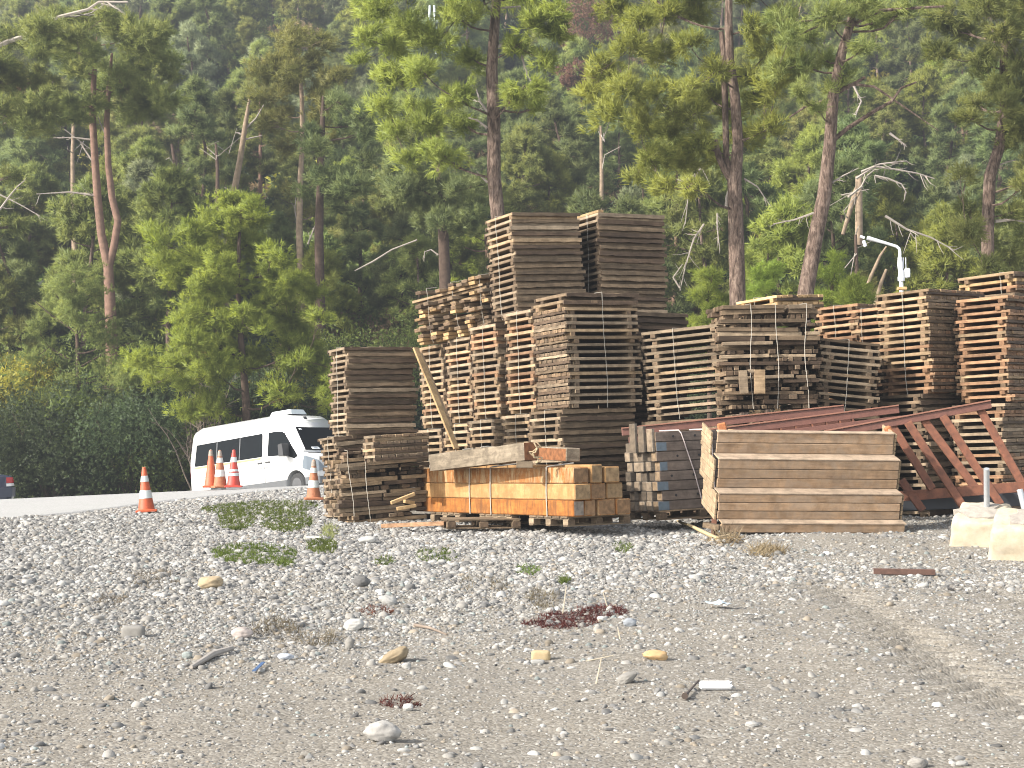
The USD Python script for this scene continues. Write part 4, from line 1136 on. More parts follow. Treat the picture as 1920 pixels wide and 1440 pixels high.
cb = car_body(0.0); csk = car_body(0.008) - car_body(0.001)
for x in (0.85, 3.55):
    for y0, y1 in ((-1.2, -0.5), (0.5, 1.2)):
        cb = cb - cyl_y(x, 0.3, 0.36, y0, y1)
X = np.array([-0.86, -0.5, -0.03]); X /= np.linalg.norm(X)
Y = np.cross([0, 0, 1.0], X); Y /= np.linalg.norm(Y); Z = np.cross(X, Y)
car = thing('parked_car', 'dark blue car cut by the left picture edge, only its tail visible', 'car', at(17, 954, 46.0), axes=(X, Y, Z))
part(car, 'body', cb, plain('car_navy', (0.014, 0.018, 0.035), 0.25, vary=0.05, coat=0.6), 35)
for sg in (-1, 1):
    tl = csk ^ mf.Manifold.cube((0.36, 0.5, 0.30), True).translate((0.08, sg * 0.72, 0.78))
    tp_ = part(car, 'tail_light', tl ^ mf.Manifold.cube((3, 3, 0.16), True).translate((0, 0, 0.84)), M_redl, 35)
    part(tp_, 'reverse_lamp', tl ^ mf.Manifold.cube((3, 3, 0.08), True).translate((0, 0, 0.71)), plain('lamp_white', (0.539, 0.524, 0.508), 0.3), 35)
    part(car, 'side_window', csk ^ prism_side([(1.0, 1.03), (1.65, 1.36), (2.65, 1.37), (3.2, 1.03)]) ^ half(sg), M_pane, 35)
    for x in (0.85, 3.55):
        w = turn(lathe([(0.0, -0.1), (0.2, -0.105), (0.29, -0.08), (0.30, 0.08), (0.2, 0.105), (0.0, 0.1)], 28), math.pi / 2, 0)
        part(car, 'wheel', move(w, (x, sg * 0.76, 0.30)), M_tyre, 40)
part(car, 'rear_window', csk ^ mf.Manifold.cube((0.75, 1.2, 0.5), True).translate((1.2, 0, 1.25)), M_pane, 35)
part(car, 'bumper', (car_body(0.03) - car_body(0.001)) ^ mf.Manifold.cube((0.7, 3, 0.26), True).translate((0.1, 0, 0.5)), plain('car_navy_bumper', (0.019, 0.023, 0.039), 0.4), 35)

# ------------------------------------------------------------------ trees
M_bark = mat('pine_bark', {
    'g': ('geometry', {}), 'm': ('mapping', {'scale': (11.0, 11.0, 3.2)}), 'n': ('noise_texture', {'scale': 1.0, 'detail': 6.0, 'roughness': 0.75, 'distortion': 0.5}),
    'r': ('rgb_ramp', {'ramp': [(0.40, (0.047, 0.033, 0.025)), (0.5, (0.108, 0.076, 0.059)), (0.61, (0.187, 0.14, 0.109))]}),
    'b': ('bump', {'strength': 1.0, 'distance': 0.08}), 'p': ('principled_bsdf', {'roughness': 0.95, 'specular_ior_level': 0.1})},
    [('g.position', 'm.vector'), ('m.vector', 'n.vector'), ('n.fac', 'r.fac'), ('r.color', 'p.base_color'), ('n.fac', 'b.height'), ('b.normal', 'p.normal')])
M_barkpink = plain('pink_bark', (0.191, 0.117, 0.085), 0.9, spec=0.15, vary=0.35, scale=5.0, bump=0.5)
M_barkdark = plain('dark_bark', (0.075, 0.052, 0.039), 0.95, spec=0.1, vary=0.4, scale=6.0, bump=0.5)
M_barkpale = plain('pale_bark', (0.239, 0.179, 0.123), 0.9, spec=0.15, vary=0.4, scale=5.0, bump=0.4)
M_deadw = plain('dead_wood', (0.301, 0.262, 0.219), 0.85, spec=0.2, vary=0.2, scale=8.0)
M_twig = plain('grey_twig', (0.177, 0.141, 0.112), 0.9, spec=0.15, vary=0.3, scale=8.0)
LEAF = {'bright': leafy('needles_bright', (0.253, 0.302, 0.058), (0.517, 0.562, 0.126)), 'mid': leafy('needles_mid', (0.209, 0.265, 0.074), (0.424, 0.464, 0.131)),
        'deep': leafy('needles_deep', (0.16, 0.216, 0.079), (0.319, 0.373, 0.126)), 'lime': leafy('needles_lime', (0.299, 0.414, 0.065), (0.504, 0.633, 0.12), trans=0.5),
        'gold': leafy('needles_gold', (0.24, 0.268, 0.07), (0.429, 0.428, 0.126)), 'grey': leafy('needles_grey', (0.22, 0.265, 0.131), (0.396, 0.432, 0.221))}
LEAF_SH = {'shrub': leafy('shrub_leaf', (0.146, 0.212, 0.057), (0.334, 0.424, 0.113), 1.4), 'shrub_y': leafy('shrub_leaf_yellow', (0.29, 0.302, 0.057), (0.669, 0.602, 0.113), 1.4),
           'shrub_d': leafy('shrub_leaf_dark', (0.053, 0.083, 0.035), (0.124, 0.166, 0.065), 1.4), 'brown': leafy('shrub_brown', (0.223, 0.167, 0.095), (0.424, 0.312, 0.17), 1.4)}


def unit(v):
    return v / (np.linalg.norm(v, axis=-1, keepdims=True) + 1e-12)


def needles(pos, dirs, m, length, width, spread, rng):
    """Needle tufts: m thin blades from every position, opening around its direction."""
    N = len(pos)
    d = unit(dirs[:, None, :] + rng.normal(0, spread, (N, m, 3)))
    L = length * rng.uniform(0.6, 1.15, (N, m, 1))
    a = unit(np.cross(d, rng.normal(0, 1, (N, m, 3))))
    b = pos[:, None, :] + rng.normal(0, length * 0.16, (N, m, 3))
    o = unit(dirs)[:, None, :]
    flip = ((np.cross(a, d) * o).sum(-1, keepdims=True) < 0)
    a = np.where(flip, -a, a)                       # the blades of a tuft turn their faces the same way out
    nrm = unit(1.0 * np.cross(a, d) + 0.8 * o)
    v = np.stack([b - a * width / 2, b + a * width / 2, b + d * L], 2).reshape(-1, 3)
    return v, np.arange(len(v)).reshape(-1, 3), np.repeat(nrm.reshape(-1, 3), 3, 0)


def clump(c, r, dens, rng, flat=0.72):
    k = max(4, int(5 + 7 * r))
    sub = c + r * 0.72 * unit(rng.normal(0, 1, (k, 3))) * rng.uniform(0.25, 1.05, (k, 1)) * [1, 1, flat]
    n = max(6, int(dens * r * r))
    i = rng.integers(k, size=n)
    pos = sub[i] + rng.normal(0, 1, (n, 3)) * r * 0.23 * [1, 1, 0.75]
    d = unit((pos - c) / r + [0, 0, 0.35] + rng.normal(0, 0.35, (n, 3)))
    return pos, d, sub


def limb(p, q, r0, r1, rng, sag=0.08, n=6):
    t = np.linspace(0, 1, n)[:, None]
    L = np.linalg.norm(q - p)
    w = np.cumsum(rng.normal(0, 0.035 * L, (n, 3)), 0) * t * (1 - t) * 2
    pts = p + (q - p) * t + w + np.array([0, 0, -sag * L]) * (t * (1 - t) * 4)
    return pts, r0 + (r1 - r0) * t[:, 0]


def grow(trunk, rad, clumps, rng, dens=190, m=12, length=0.17, width=0.016, spread=0.55, sides=8, lsides=4, subtw=True, branch_r=0.055):
    """trunk: polyline, clumps: (centre, radius). Returns the trunk with its limbs, and the crown of needles."""
    trunk = np.asarray(trunk, float)
    parts = [tube(trunk, rad, sides)]
    P, Dd = [], []
    zs = trunk[:, 2]
    rads = np.broadcast_to(rad, len(zs))
    axis_at = lambda z: np.array([np.interp(z, zs, trunk[:, 0]), np.interp(z, zs, trunk[:, 1]), np.clip(z, zs[0], zs[-1])])
    cl = sorted(((float(np.linalg.norm((np.asarray(c, float) - axis_at(c[2]))[:2])), np.asarray(c, float), r) for c, r in clumps), key=lambda q: q[0])
    placed = []
    for hd, c, r in cl:                             # each clump hangs on the trunk or on a clump nearer to it, as boughs fork
        za = np.clip(c[2] - hd * rng.uniform(0.15, 0.5), zs[0] + 0.15 * (zs[-1] - zs[0]), zs[-1])
        a = axis_at(za)
        best, a0, r0 = np.linalg.norm(c - a) * 1.0, a, min(np.interp(za, zs, rads) * 0.42, branch_r * (0.4 + 0.2 * hd))
        for h2, c2, r2 in placed:
            if h2 < hd - 0.15:
                dd = np.linalg.norm(c - c2) * 1.25 + 0.12 * max(0, c2[2] - c[2])
                if dd < best:
                    best, a0, r0 = dd, c2, r2
        r1 = max(r0 * 0.5, 0.008)
        pts, rr = limb(a0, c, r0, r1, rng)
        parts.append(tube(pts, rr, lsides, False))
        placed.append((hd, c, r1))
        pos, d, sub = clump(c, r, dens, rng)
        P.append(pos); Dd.append(d)
        if subtw:
            for q in sub:
                pts2, r2 = limb(pts[rng.integers(3, 6)], q, r1 * 0.7, r1 * 0.25, rng, 0.02, 4)
                parts.append(tube(pts2, r2, 3, False))
    return join(*parts), needles(np.vstack(P), np.vstack(Dd), m, length, width, spread, rng)


def tree(name, label, trunk, rad, clumps, seed, leaf='mid', bark=None, dead=(), extra=(), group=None, cat='pine tree', **kw):
    rng = np.random.default_rng(seed)
    trunk = np.asarray(trunk, float)
    o = trunk[0]
    t = thing(name, label, cat, o, group=group)
    tm, cm = grow(trunk - o, rad, [(np.asarray(c) - o, r) for c, r in clumps], rng, **kw)
    if extra:
        tm = join(tm, *[move(e, -o) for e in extra])
    part(t, 'trunk', tm, bark or M_bark, 60)
    part(t, 'crown', cm, LEAF.get(leaf) or LEAF_SH[leaf])
    for pts, r0 in dead:
        pts = np.asarray(pts, float) - o
        part(t, 'dead_branch', dead_branch(pts, r0, rng), M_deadw, 60)
    return t


def dead_branch(pts, r0, rng, twigs=7):
    ms = [tube(pts, np.linspace(r0, r0 * 0.35, len(pts)), 5)]
    L = np.linalg.norm(pts[-1] - pts[0])
    for _ in range(twigs):
        k = rng.integers(1, len(pts))
        p = pts[k - 1] + (pts[k] - pts[k - 1]) * rng.random()
        d = unit((pts[k] - pts[k - 1]) + rng.normal(0, 0.7, 3) * np.linalg.norm(pts[k] - pts[k - 1]) + [0, 0, -0.2])
        e = p + d * L * rng.uniform(0.12, 0.32)
        q, rr = limb(p, e, r0 * 0.4, r0 * 0.12, rng, 0.06, 4)
        ms.append(tube(q, rr, 3, False))
    return join(*ms)


def px_line(pts, D, dd=0.0):
    return [at(x, y, D + dd * i) for i, (x, y) in enumerate(pts)]


def px_clumps(blobs, D, rng, depth=1.6):
    out = []
    for x, y, r in blobs:
        out.append((at(x, y, D + rng.uniform(-depth, depth)), 1.08 * r * D / FOC))
    return out


def fill_blob(x0, y0, x1, y1, n, r, rng, shape=None):
    """n clumps over an oval of the given box."""
    out = []
    while len(out) < n:
        u, v = rng.uniform(-1, 1, 2)
        if u * u + v * v < 1:
            out.append(((x0 + x1) / 2 + u * (x1 - x0) / 2, (y0 + y1) / 2 + v * (y1 - y0) / 2, r * rng.uniform(0.75, 1.25)))
    return out


_r = np.random.default_rng(77)
base_at = lambda px, D: np.array([at(px, 900, D)[0], D, float(height(at(px, 900, D)[0], D, False)) - 0.1])
# the tall pine behind the tallest stack
D = 46.0
tree('pine_tree', 'tall pine rising straight behind the tallest stack, bright green boughs mostly to its left',
     [base_at(946, D)] + px_line([(942, 560), (936, 430), (926, 330), (926, 230), (922, 130), (928, 40), (935, -60), (938, -160)], D),
     [.24, .22, .205, .2, .19, .165, .14, .12, .09],
     px_clumps([(700, 25, 42), (735, 85, 44), (690, 70, 30), (775, 40, 44), (820, 75, 44), (860, 30, 44), (745, 150, 40), (790, 130, 40), (720, 200, 34), (745, 250, 36), (765, 300, 30), (800, 235, 44),
                (850, 180, 40), (830, 290, 46), (780, 200, 36), (870, 230, 34), (880, 110, 36), (900, -20, 50), (960, -10, 50), (1000, 40, 40), (1040, 65, 36), (1020, 110, 30), (970, 85, 34), (985, 160, 40),
                (960, 180, 30), (1010, 200, 26), (1045, 20, 34), (1000, -50, 55), (850, -60, 60), (760, -40, 60), (700, -30, 45), (935, -120, 60), (860, -140, 55), (1000, -130, 50), (715, 130, 26), (680, 110, 22)], D, _r, 1.5),
     101, 'bright', dens=250, m=14, length=0.25, width=0.029, spread=0.40, dead=[(px_line([(932, 90), (955, 72), (975, 95), (985, 128), (996, 155)], D, -.05), 0.05), (px_line([(918, 215), (900, 190), (890, 158)], D), 0.045),
                                     (px_line([(914, 240), (895, 225), (878, 221)], D), 0.04), (px_line([(914, 342), (902, 330), (894, 322)], D), 0.035), (px_line([(880, 60), (860, 70), (843, 88)], D, -.1), 0.03),
                                     (px_line([(940, 15), (975, 12), (1005, 28)], D), 0.035)])
# the forked pine
D = 44.0
tree('pine_tree', 'forked reddish pine right of the tallest stacks, with a broad pale green crown',
     [base_at(1388, D)] + px_line([(1386, 700), (1383, 560), (1380, 430), (1377, 340), (1384, 270), (1378, 180), (1368, 110), (1366, 40), (1368, -60), (1370, -150)], D),
     [.25, .24, .225, .215, .2, .15, .14, .125, .11, .09, .07],
     px_clumps([(1150, 20, 42), (1200, 40, 44), (1250, 20, 44), (1300, 15, 44), (1180, 90, 40), (1235, 100, 40), (1290, 80, 36), (1130, 130, 40), (1175, 165, 42), (1230, 180, 42), (1285, 165, 34), (1110, 175, 32), (1145, 215, 40),
                (1200, 240, 44), (1255, 235, 42), (1300, 215, 36), (1220, 295, 44), (1270, 300, 44), (1315, 270, 38), (1250, 350, 32), (1300, 345, 28), (1330, 180, 34), (1345, 130, 32), (1400, 140, 36), (1420, 190, 40), (1440, 240, 34),
                (1400, 260, 34), (1455, 160, 38), (1480, 110, 38), (1440, 90, 40), (1410, 50, 36), (1340, 300, 34), (1375, 215, 30), (1400, -30, 50), (1300, -50, 55), (1200, -50, 55), (1130, -30, 45), (1370, -120, 60), (1460, 30, 40), (1190, 330, 26)], D, _r, 1.7),
     102, 'bright', dens=250, m=14, length=0.25, width=0.029, spread=0.40, extra=[tube(px_line([(1376, 345), (1358, 318), (1346, 290), (1342, 262)], D), [.12, .1, .09, .05], 7), tube(px_line([(1377, 345), (1362, 300), (1357, 110), (1352, 60)], D, .03), [.09, .09, .09, .07], 7)],
     dead=[(px_line([(1362, 390), (1362, 370), (1366, 355)], D), 0.05), (px_line([(1395, 335), (1420, 350), (1440, 380)], D), 0.03)])
# the thin leaning pine
D = 42.0
tree('pine_tree', 'slender grey pine leaning to the right, between the forked pine and the white mast',
     [base_at(1488, D)] + px_line([(1498, 650), (1512, 540), (1530, 440), (1545, 370), (1556, 270), (1562, 180), (1578, 100), (1596, 40), (1604, -50), (1610, -150)], D),
     [.24, .23, .215, .2, .19, .165, .15, .13, .11, .09, .06],
     px_clumps([(1520, 60, 40), (1480, 70, 36), (1550, 30, 40), (1600, 10, 40), (1640, 40, 34), (1500, 120, 36), (1545, 110, 34), (1580, 140, 28), (1560, 165, 26), (1460, 130, 30), (1690, 20, 36), (1740, -10, 40), (1610, -60, 60), (1530, -40, 55), (1680, -60, 60), (1500, 170, 26), (1530, 200, 22),
                (1470, 30, 36), (1620, 85, 24)], D, _r, 1.3),
     103, 'mid', dens=240, m=14, length=0.24, width=0.026, spread=0.40, extra=[tube(px_line([(1560, 265), (1590, 240), (1640, 208), (1672, 190), (1690, 165), (1718, 154)], D), [.075, .065, .055, .045, .035, .025], 6),
                        tube(px_line([(1560, 180), (1600, 158), (1640, 163), (1680, 190), (1760, 245)], D), [.05, .045, .035, .025, .012], 5), tube(px_line([(1576, 168), (1600, 158), (1622, 145)], D), [.05, .05, .04], 5),
                        tube(px_line([(1556, 185), (1510, 200), (1480, 220)], D), [.04, .035, .015], 5), tube(px_line([(1590, 50), (1650, 20), (1720, 15), (1770, 12)], D), [.06, .05, .04, .03], 5), tube(px_line([(1592, 40), (1540, 45), (1500, 65)], D), [.05, .04, .02], 5)],
     dead=[(px_line([(1530, 398), (1490, 412), (1450, 420)], D, -.05), 0.035), (px_line([(1548, 350), (1580, 330), (1610, 315)], D), 0.03)])
# the pine at the right edge
D = 47.0
tree('pine_tree', 'pine at the right picture edge with dense dark boughs around its bent trunk',
     [base_at(1848, D)] + px_line([(1850, 650), (1852, 520), (1852, 420), (1856, 330), (1874, 275), (1884, 200), (1882, 120), (1890, 40), (1900, -60), (1905, -150)], D),
     [.22, .21, .2, .19, .18, .165, .15, .13, .12, .1, .07],
     px_clumps([(1800, 60, 44), (1770, 30, 44), (1830, 110, 40), (1880, 60, 44), (1920, 30, 50), (1910, 110, 40), (1860, 150, 40), (1920, 170, 44), (1830, 190, 34), (1815, 215, 30), (1880, 200, 36), (1930, 240, 50), (1900, 260, 36),
                (1950, 320, 50), (1920, 350, 34), (1820, 390, 36), (1815, 430, 36), (1840, 450, 30), (1890, 400, 30), (1930, 440, 44), (1890, 480, 34), (1850, 500, 30), (1760, 100, 34), (1850, 10, 50), (1820, -40, 60), (1900, -60, 70), (1990, 100, 60), (1990, 250, 60), (1800, 330, 26), (1905, 520, 30)], D, _r, 1.7),
     104, 'mid', dens=250, m=14, length=0.25, width=0.029, spread=0.40, dead=[(px_line([(1866, 415), (1900, 412), (1940, 420)], D), 0.05), (px_line([(1872, 310), (1890, 303), (1905, 300)], D), 0.03)])
# the twin-stemmed pink pine
D = 64.0
tree('pine_tree', 'twin stemmed pinkish pine high on the left, its two bare stems side by side',
     [base_at(214, D)] + px_line([(208, 600), (203, 500), (190, 440), (183, 370), (178, 300), (173, 215), (176, 150), (180, 80)], D),
     [.25, .24, .2, .17, .165, .15, .14, .11, .06],
     px_clumps(fill_blob(60, 60, 330, 230, 26, 34, _r) + [(130, 200, 30), (240, 210, 30), (90, 230, 28), (270, 180, 34), (180, 40, 40), (120, 90, 36)], D, _r, 2.2),
     105, 'mid', M_barkpink, dens=190, m=11, length=0.26, width=0.036, spread=0.42, extra=[tube(px_line([(204, 500), (214, 460), (221, 415), (210, 370), (203, 310), (200, 230), (204, 160), (210, 100)], D), [.17, .16, .15, .145, .13, .12, .09, .05], 8)],
     dead=[(px_line([(176, 366), (130, 360), (68, 364)], D, -.15), 0.055), (px_line([(170, 262), (140, 258), (100, 258)], D, -.1), 0.05), (px_line([(172, 300), (155, 275), (148, 262)], D), 0.045), (px_line([(205, 270), (190, 235), (182, 215)], D), 0.04)])
# bare snag
D = 68.0
sn = thing('dead_pine', 'bare pale broken pine trunk leaning to the right above the light green young pine', 'dead tree', base_at(424, D))
o = base_at(424, D)
part(sn, 'trunk', tube(np.array([o] + px_line([(428, 480), (438, 365), (450, 300), (460, 235), (468, 182)], D)) - o, [.22, .19, .15, .13, .11, .05], 8), M_barkpale, 60)
for pl in ([(437, 362), (428, 355), (421, 351)], [(462, 240), (480, 222), (495, 196)], [(452, 252), (446, 249), (441, 249)], [(458, 262), (475, 258), (492, 254)]):
    part(sn, 'dead_branch', tube(np.array(px_line(pl, D)) - o, [.05, .035, .02], 5), M_deadw, 60)
D = 66.0
tree('pine_tree', 'pale thin trunked pine right of the light green young pine, crown over its upper half',
     [base_at(572, D)] + px_line([(568, 640), (565, 540), (561, 430), (563, 340), (567, 270), (566, 180), (560, 90)], D), [.17, .16, .15, .14, .12, .1, .09, .04],
     px_clumps(fill_blob(480, 60, 640, 260, 20, 32, _r) + [(510, 230, 30), (600, 225, 30), (530, 280, 24), (620, 260, 26), (545, 360, 24), (590, 400, 22)], D, _r, 1.8), 106, 'gold', M_barkpale, dens=190, m=11, length=0.26, width=0.036, spread=0.42,
     dead=[(px_line([(562, 440), (553, 395), (556, 345)], D), 0.035)])
D = 63.0
tree('pine_tree', 'dark trunked pine just right of the pale thin trunked one', [base_at(604, D)] + px_line([(602, 640), (600, 540), (598, 440), (600, 360), (604, 250), (606, 180)], D), [.21, .2, .19, .18, .15, .12, .05],
     px_clumps(fill_blob(570, 170, 690, 380, 16, 32, _r) + [(640, 350, 30), (570, 360, 24)], D, _r, 1.8), 107, 'deep', M_barkdark, dens=190, m=11, length=0.26, width=0.036, spread=0.42, dead=[(px_line([(577, 458), (588, 430), (592, 420)], D), 0.04)])
D = 58.0
tree('pine_tree', 'dark pine left of the tall straight one, its thick trunk behind the sagging plank bundle', [base_at(838, D)] + px_line([(836, 640), (834, 520), (831, 430), (826, 350), (822, 280), (820, 220)], D), [.23, .22, .21, .19, .16, .12, .05],
     px_clumps(fill_blob(735, 280, 920, 420, 24, 34, _r) + [(790, 410, 28), (870, 420, 30), (750, 350, 30)], D, _r, 1.8), 108, 'deep', M_barkdark, dens=240, m=11, length=0.23, width=0.034, spread=0.42, dead=[(px_line([(822, 478), (808, 468), (796, 472), (795, 486)], D), 0.035)])
# the light green young pine
D = 56.0
_bl = []
for k in range(85):
    t = _r.random() ** 0.8
    y = 372 + t * 400
    w = 28 + 150 * math.sin(min(1, t * 1.25) * 1.45) * (1 if t < 0.8 else 1.0)
    _bl.append((430 + 15 * t + _r.uniform(-1, 1) * w * 1.1, y, _r.uniform(25, 42)))
_bl += [(455, 375, 24), (470, 390, 24), (440, 395, 20), (295, 450, 32), (310, 490, 34), (285, 430, 26), (400, 410, 26)]
tree('pine_tree', 'light green bushy young pine above the minibus, brightest tree of the slope foot', [base_at(462, D)] + px_line([(462, 760), (452, 640), (446, 540), (448, 460), (452, 390)], D), [.16, .14, .11, .09, .06, .03],
     px_clumps(_bl, D, _r, 2.2), 109, 'lime', M_barkdark, dens=240, m=11, length=0.23, width=0.034, spread=0.42)
# young pine with visible whorls on the left
D = 60.6
_bl = [(140 + _r.uniform(-1, 1) * (30 + 110 * t), 500 + 260 * t, _r.uniform(22, 36)) for t in _r.random(40)]
tree('pine_tree', 'young thin pine with open whorled branches at the left, below the twin stemmed one', [base_at(150, D)] + px_line([(148, 760), (145, 640), (138, 570), (130, 500)], D), [.12, .1, .07, .05, .02],
     px_clumps(_bl, D, _r, 1.8), 110, 'mid', M_barkdark, dens=220, m=11, length=0.19, width=0.024,
     extra=[tube(px_line(q, D), [.035, .025, .012], 4) for q in ([(145, 625), (95, 590), (60, 560)], [(145, 625), (190, 600), (220, 590)], [(142, 590), (110, 560), (90, 530)], [(141, 585), (165, 560), (180, 530)], [(147, 690), (200, 660), (250, 640)])])
# small bright pines right of the stacks' tops
for (x, y0, y1, wd, D, sd, lb) in ((1440, 480, 640, 75, 50.0, 111, 'small bright green pine between the forked and the leaning trunk'), (1560, 480, 640, 50, 50.0, 112, 'small bright green pine between the leaning trunk and the white mast'), (1330, 510, 620, 42, 52.0, 113, 'small green pine peeping over the slanting stack'), (1606, 530, 620, 30, 49.0, 115, 'tiny green pine left of the white mast')):
    _bl = [(x + _r.uniform(-1, 1) * (6 + wd * t), y0 + (y1 - y0) * t, _r.uniform(15, 26)) for t in _r.random(26)]
    tree('pine_tree', lb, [base_at(x, D)] + px_line([(x, (y0 + y1) / 2), (x, y0 - 5)], D), [.09, .06, .02], px_clumps(_bl, D, _r, 1.2), sd, 'lime', M_barkdark, dens=330, m=12, length=0.2, width=0.02, spread=0.42)
# pine boughs hanging in from the top left on a pale broken limb
D = 60.0
tree('pine_tree', 'pine at the upper left picture edge with a long pale bare limb', [base_at(-60, D)] + px_line([(-58, 600), (-50, 400), (-40, 250), (-30, 120), (-20, 0), (-15, -90)], D), [.27, .25, .22, .2, .17, .12, .06],
     px_clumps(fill_blob(-60, 60, 120, 260, 18, 36, _r) + fill_blob(60, 10, 300, 110, 16, 34, _r) + [(20, 330, 30), (-20, 380, 36), (30, 420, 30), (150, 130, 30), (90, 160, 34)], D, _r, 1.8), 114, 'mid', dens=190, m=11, length=0.26, width=0.036, spread=0.42,
     dead=[(px_line([(-30, 100), (0, 84), (40, 70), (70, 52), (110, 32), (165, 18), (185, 4), (240, 4)], D, -.1), 0.11), (px_line([(190, 8), (215, 12), (235, 28), (242, 42)], D), 0.045), (px_line([(-20, 420), (20, 365), (34, 348)], D), 0.05), (px_line([(-10, 360), (40, 385), (75, 405)], D), 0.03)])
# fallen grey branches right of the leaning pine
D = 57.0
fb = thing('fallen_branch', 'bleached grey tangle of dead branches behind the leaning pine', 'dead branches', at(1600, 330, D))
o = at(1600, 330, D)
_r2 = np.random.default_rng(4)
for pl in ([(1605, 335), (1640, 312), (1680, 318), (1720, 325), (1752, 335)], [(1615, 322), (1650, 308), (1680, 304), (1700, 302)], [(1640, 330), (1665, 335), (1690, 345), (1700, 362)], [(1668, 250), (1685, 262), (1700, 275)],
           [(1590, 370), (1615, 350), (1625, 330), (1640, 318)], [(1660, 405), (1700, 430), (1745, 445), (1790, 470)], [(1600, 160), (1615, 190), (1605, 215)]):
    part(fb, 'dead_branch', dead_branch(np.array(px_line(pl, D)) - o, 0.05, _r2, 10), M_deadw, 60)
db = thing('fallen_branch', 'thin grey leafless branches hanging left of the forked pine trunk', 'dead branches', at(1300, 400, 53.0))
o = at(1300, 400, 53.0)
for pl in ([(1340, 290), (1310, 320), (1290, 370), (1285, 420)], [(1330, 300), (1300, 330), (1270, 345)], [(1320, 420), (1300, 450), (1285, 500), (1275, 545)], [(1345, 400), (1345, 430), (1350, 470)], [(1275, 540), (1262, 520), (1280, 495)]):
    part(db, 'dead_branch', dead_branch(np.array(px_line(pl, 53.0)) - o, 0.035, _r2, 10), M_deadw, 60)
sb_ = thing('dead_tree', 'two slanting bare stems left of the white mast', 'dead tree', at(1640, 560, 54.0))
o = at(1640, 560, 54.0)
for pl in ([(1615, 570), (1632, 520), (1650, 480), (1662, 462)], [(1640, 575), (1652, 530), (1662, 505)]):
    part(sb_, 'stem', tube(np.array(px_line([(pl[0][0] - 8, 640)] + pl, 54.0)) - o, [.1] + [.08, .065, .05, .03][:len(pl)], 6), M_barkpale, 60)
single('bare_branch', 'long thin bare branch slanting through the scrub left of the dark pine trunk', 'branch', tube(px_line([(665, 508), (700, 490), (735, 468), (782, 450)], 59.0), [.02, .035, .03, .03], 5), M_deadw, 60)
single('utility_pole', 'distant pale lattice mast between the boughs of the tall straight pine', 'lattice mast', join(*[tube(px_line(q, 112.0), [.09, .07], 4) for q in ([(803, 100), (806, 10)], [(819, 100), (814, 10)], [(803, 90), (818, 70)], [(819, 90), (804, 70)], [(804, 60), (816, 45)], [(817, 60), (805, 45)], [(795, 85), (827, 85)], [(797, 40), (822, 40)])]), plain('mast_pale', (0.6, 0.66, 0.66), 0.5))


for (pl, D, r, mt, lb) in (([(140, 470), (137, 380), (136, 290), (138, 215)], 72.0, .15, 'M_barkpale', 'bare greyish pine trunk left of the twin stemmed pine'), ([(335, 430), (331, 360), (327, 300), (322, 270)], 74.0, .15, 'M_barkdark', 'bare dark trunk left of the leaning broken pine'),
                           ([(408, 380), (408, 320), (405, 270)], 76.0, .14, 'M_barkdark', 'bare dark trunk close left of the leaning broken pine'), ([(292, 420), (291, 390), (287, 370)], 70.0, .14, 'M_barkdark', 'short charred trunk above the light green young pine'),
                           ([(1128, 405), (1128, 330), (1127, 260), (1126, 235)], 70.0, .12, 'M_barkpale', 'thin pale bare trunk rising behind the tall dark stack'), ([(1608, 560), (1606, 500), (1604, 440)], 60.0, .12, 'M_barkdark', 'bare dark stem left of the white mast'), ([(1610, 330), (1604, 360), (1592, 400), (1580, 440)], 62.0, .16, 'M_barkpale', 'bent pale stem behind the bleached branches')):
    b0 = at(pl[0][0], pl[0][1] + 130, D)
    t = thing('dead_pine', lb, 'dead tree', b0)
    P_ = np.array([b0] + px_line(pl, D)) - b0
    part(t, 'trunk', tube(P_, np.linspace(r, r * 0.45, len(P_)), 7), {'M_barkpale': M_barkpale, 'M_barkdark': M_barkdark}[mt], 60)
    for _k in range(4):
        q = P_[2] + (P_[-1] - P_[2]) * _r2.random()
        part(t, 'dead_branch', tube([q, q + _r2.normal(0, 0.35, 3) + [0, 0, .1], q + _r2.normal(0, 0.7, 3) + [0, 0, .15]], [.03, .02, .01], 4), M_deadw, 60)

# ------------------------------------------------------------------ shrubs at the foot of the slope
def shrub_mesh(rng, w, h, n, leaf, blobs=9):
    cs = [np.array([rng.uniform(-w, w) * 0.5, rng.uniform(-w, w) * 0.35, rng.uniform(0.12, 0.85) * h]) for _ in range(blobs)]
    P, Dd = [], []
    for c in cs:
        r = rng.uniform(0.22, 0.42) * min(w, h)
        d = unit(rng.normal(0, 1, (2 * n // blobs, 3)))
        P.append(c + d * r * rng.uniform(0.45, 1.15, (len(d), 1)))
        Dd.append(unit(d + rng.normal(0, 0.6, d.shape)))
    return needles(np.vstack(P), np.vstack(Dd), 3, leaf, leaf * 0.45, 0.8, rng)


def stems(rng, w, h, n=9):
    ms = []
    for _ in range(n):
        e = np.array([rng.uniform(-w, w) * 0.45, rng.uniform(-w, w) * 0.3, h * rng.uniform(0.6, 0.98)])
        pts, rr = limb(np.array([rng.normal(0, 0.1), rng.normal(0, 0.1), 0.0]), e, 0.035, 0.008, rng, 0.0, 5)
        ms.append(tube(pts, rr, 4, False))
    return join(*ms)


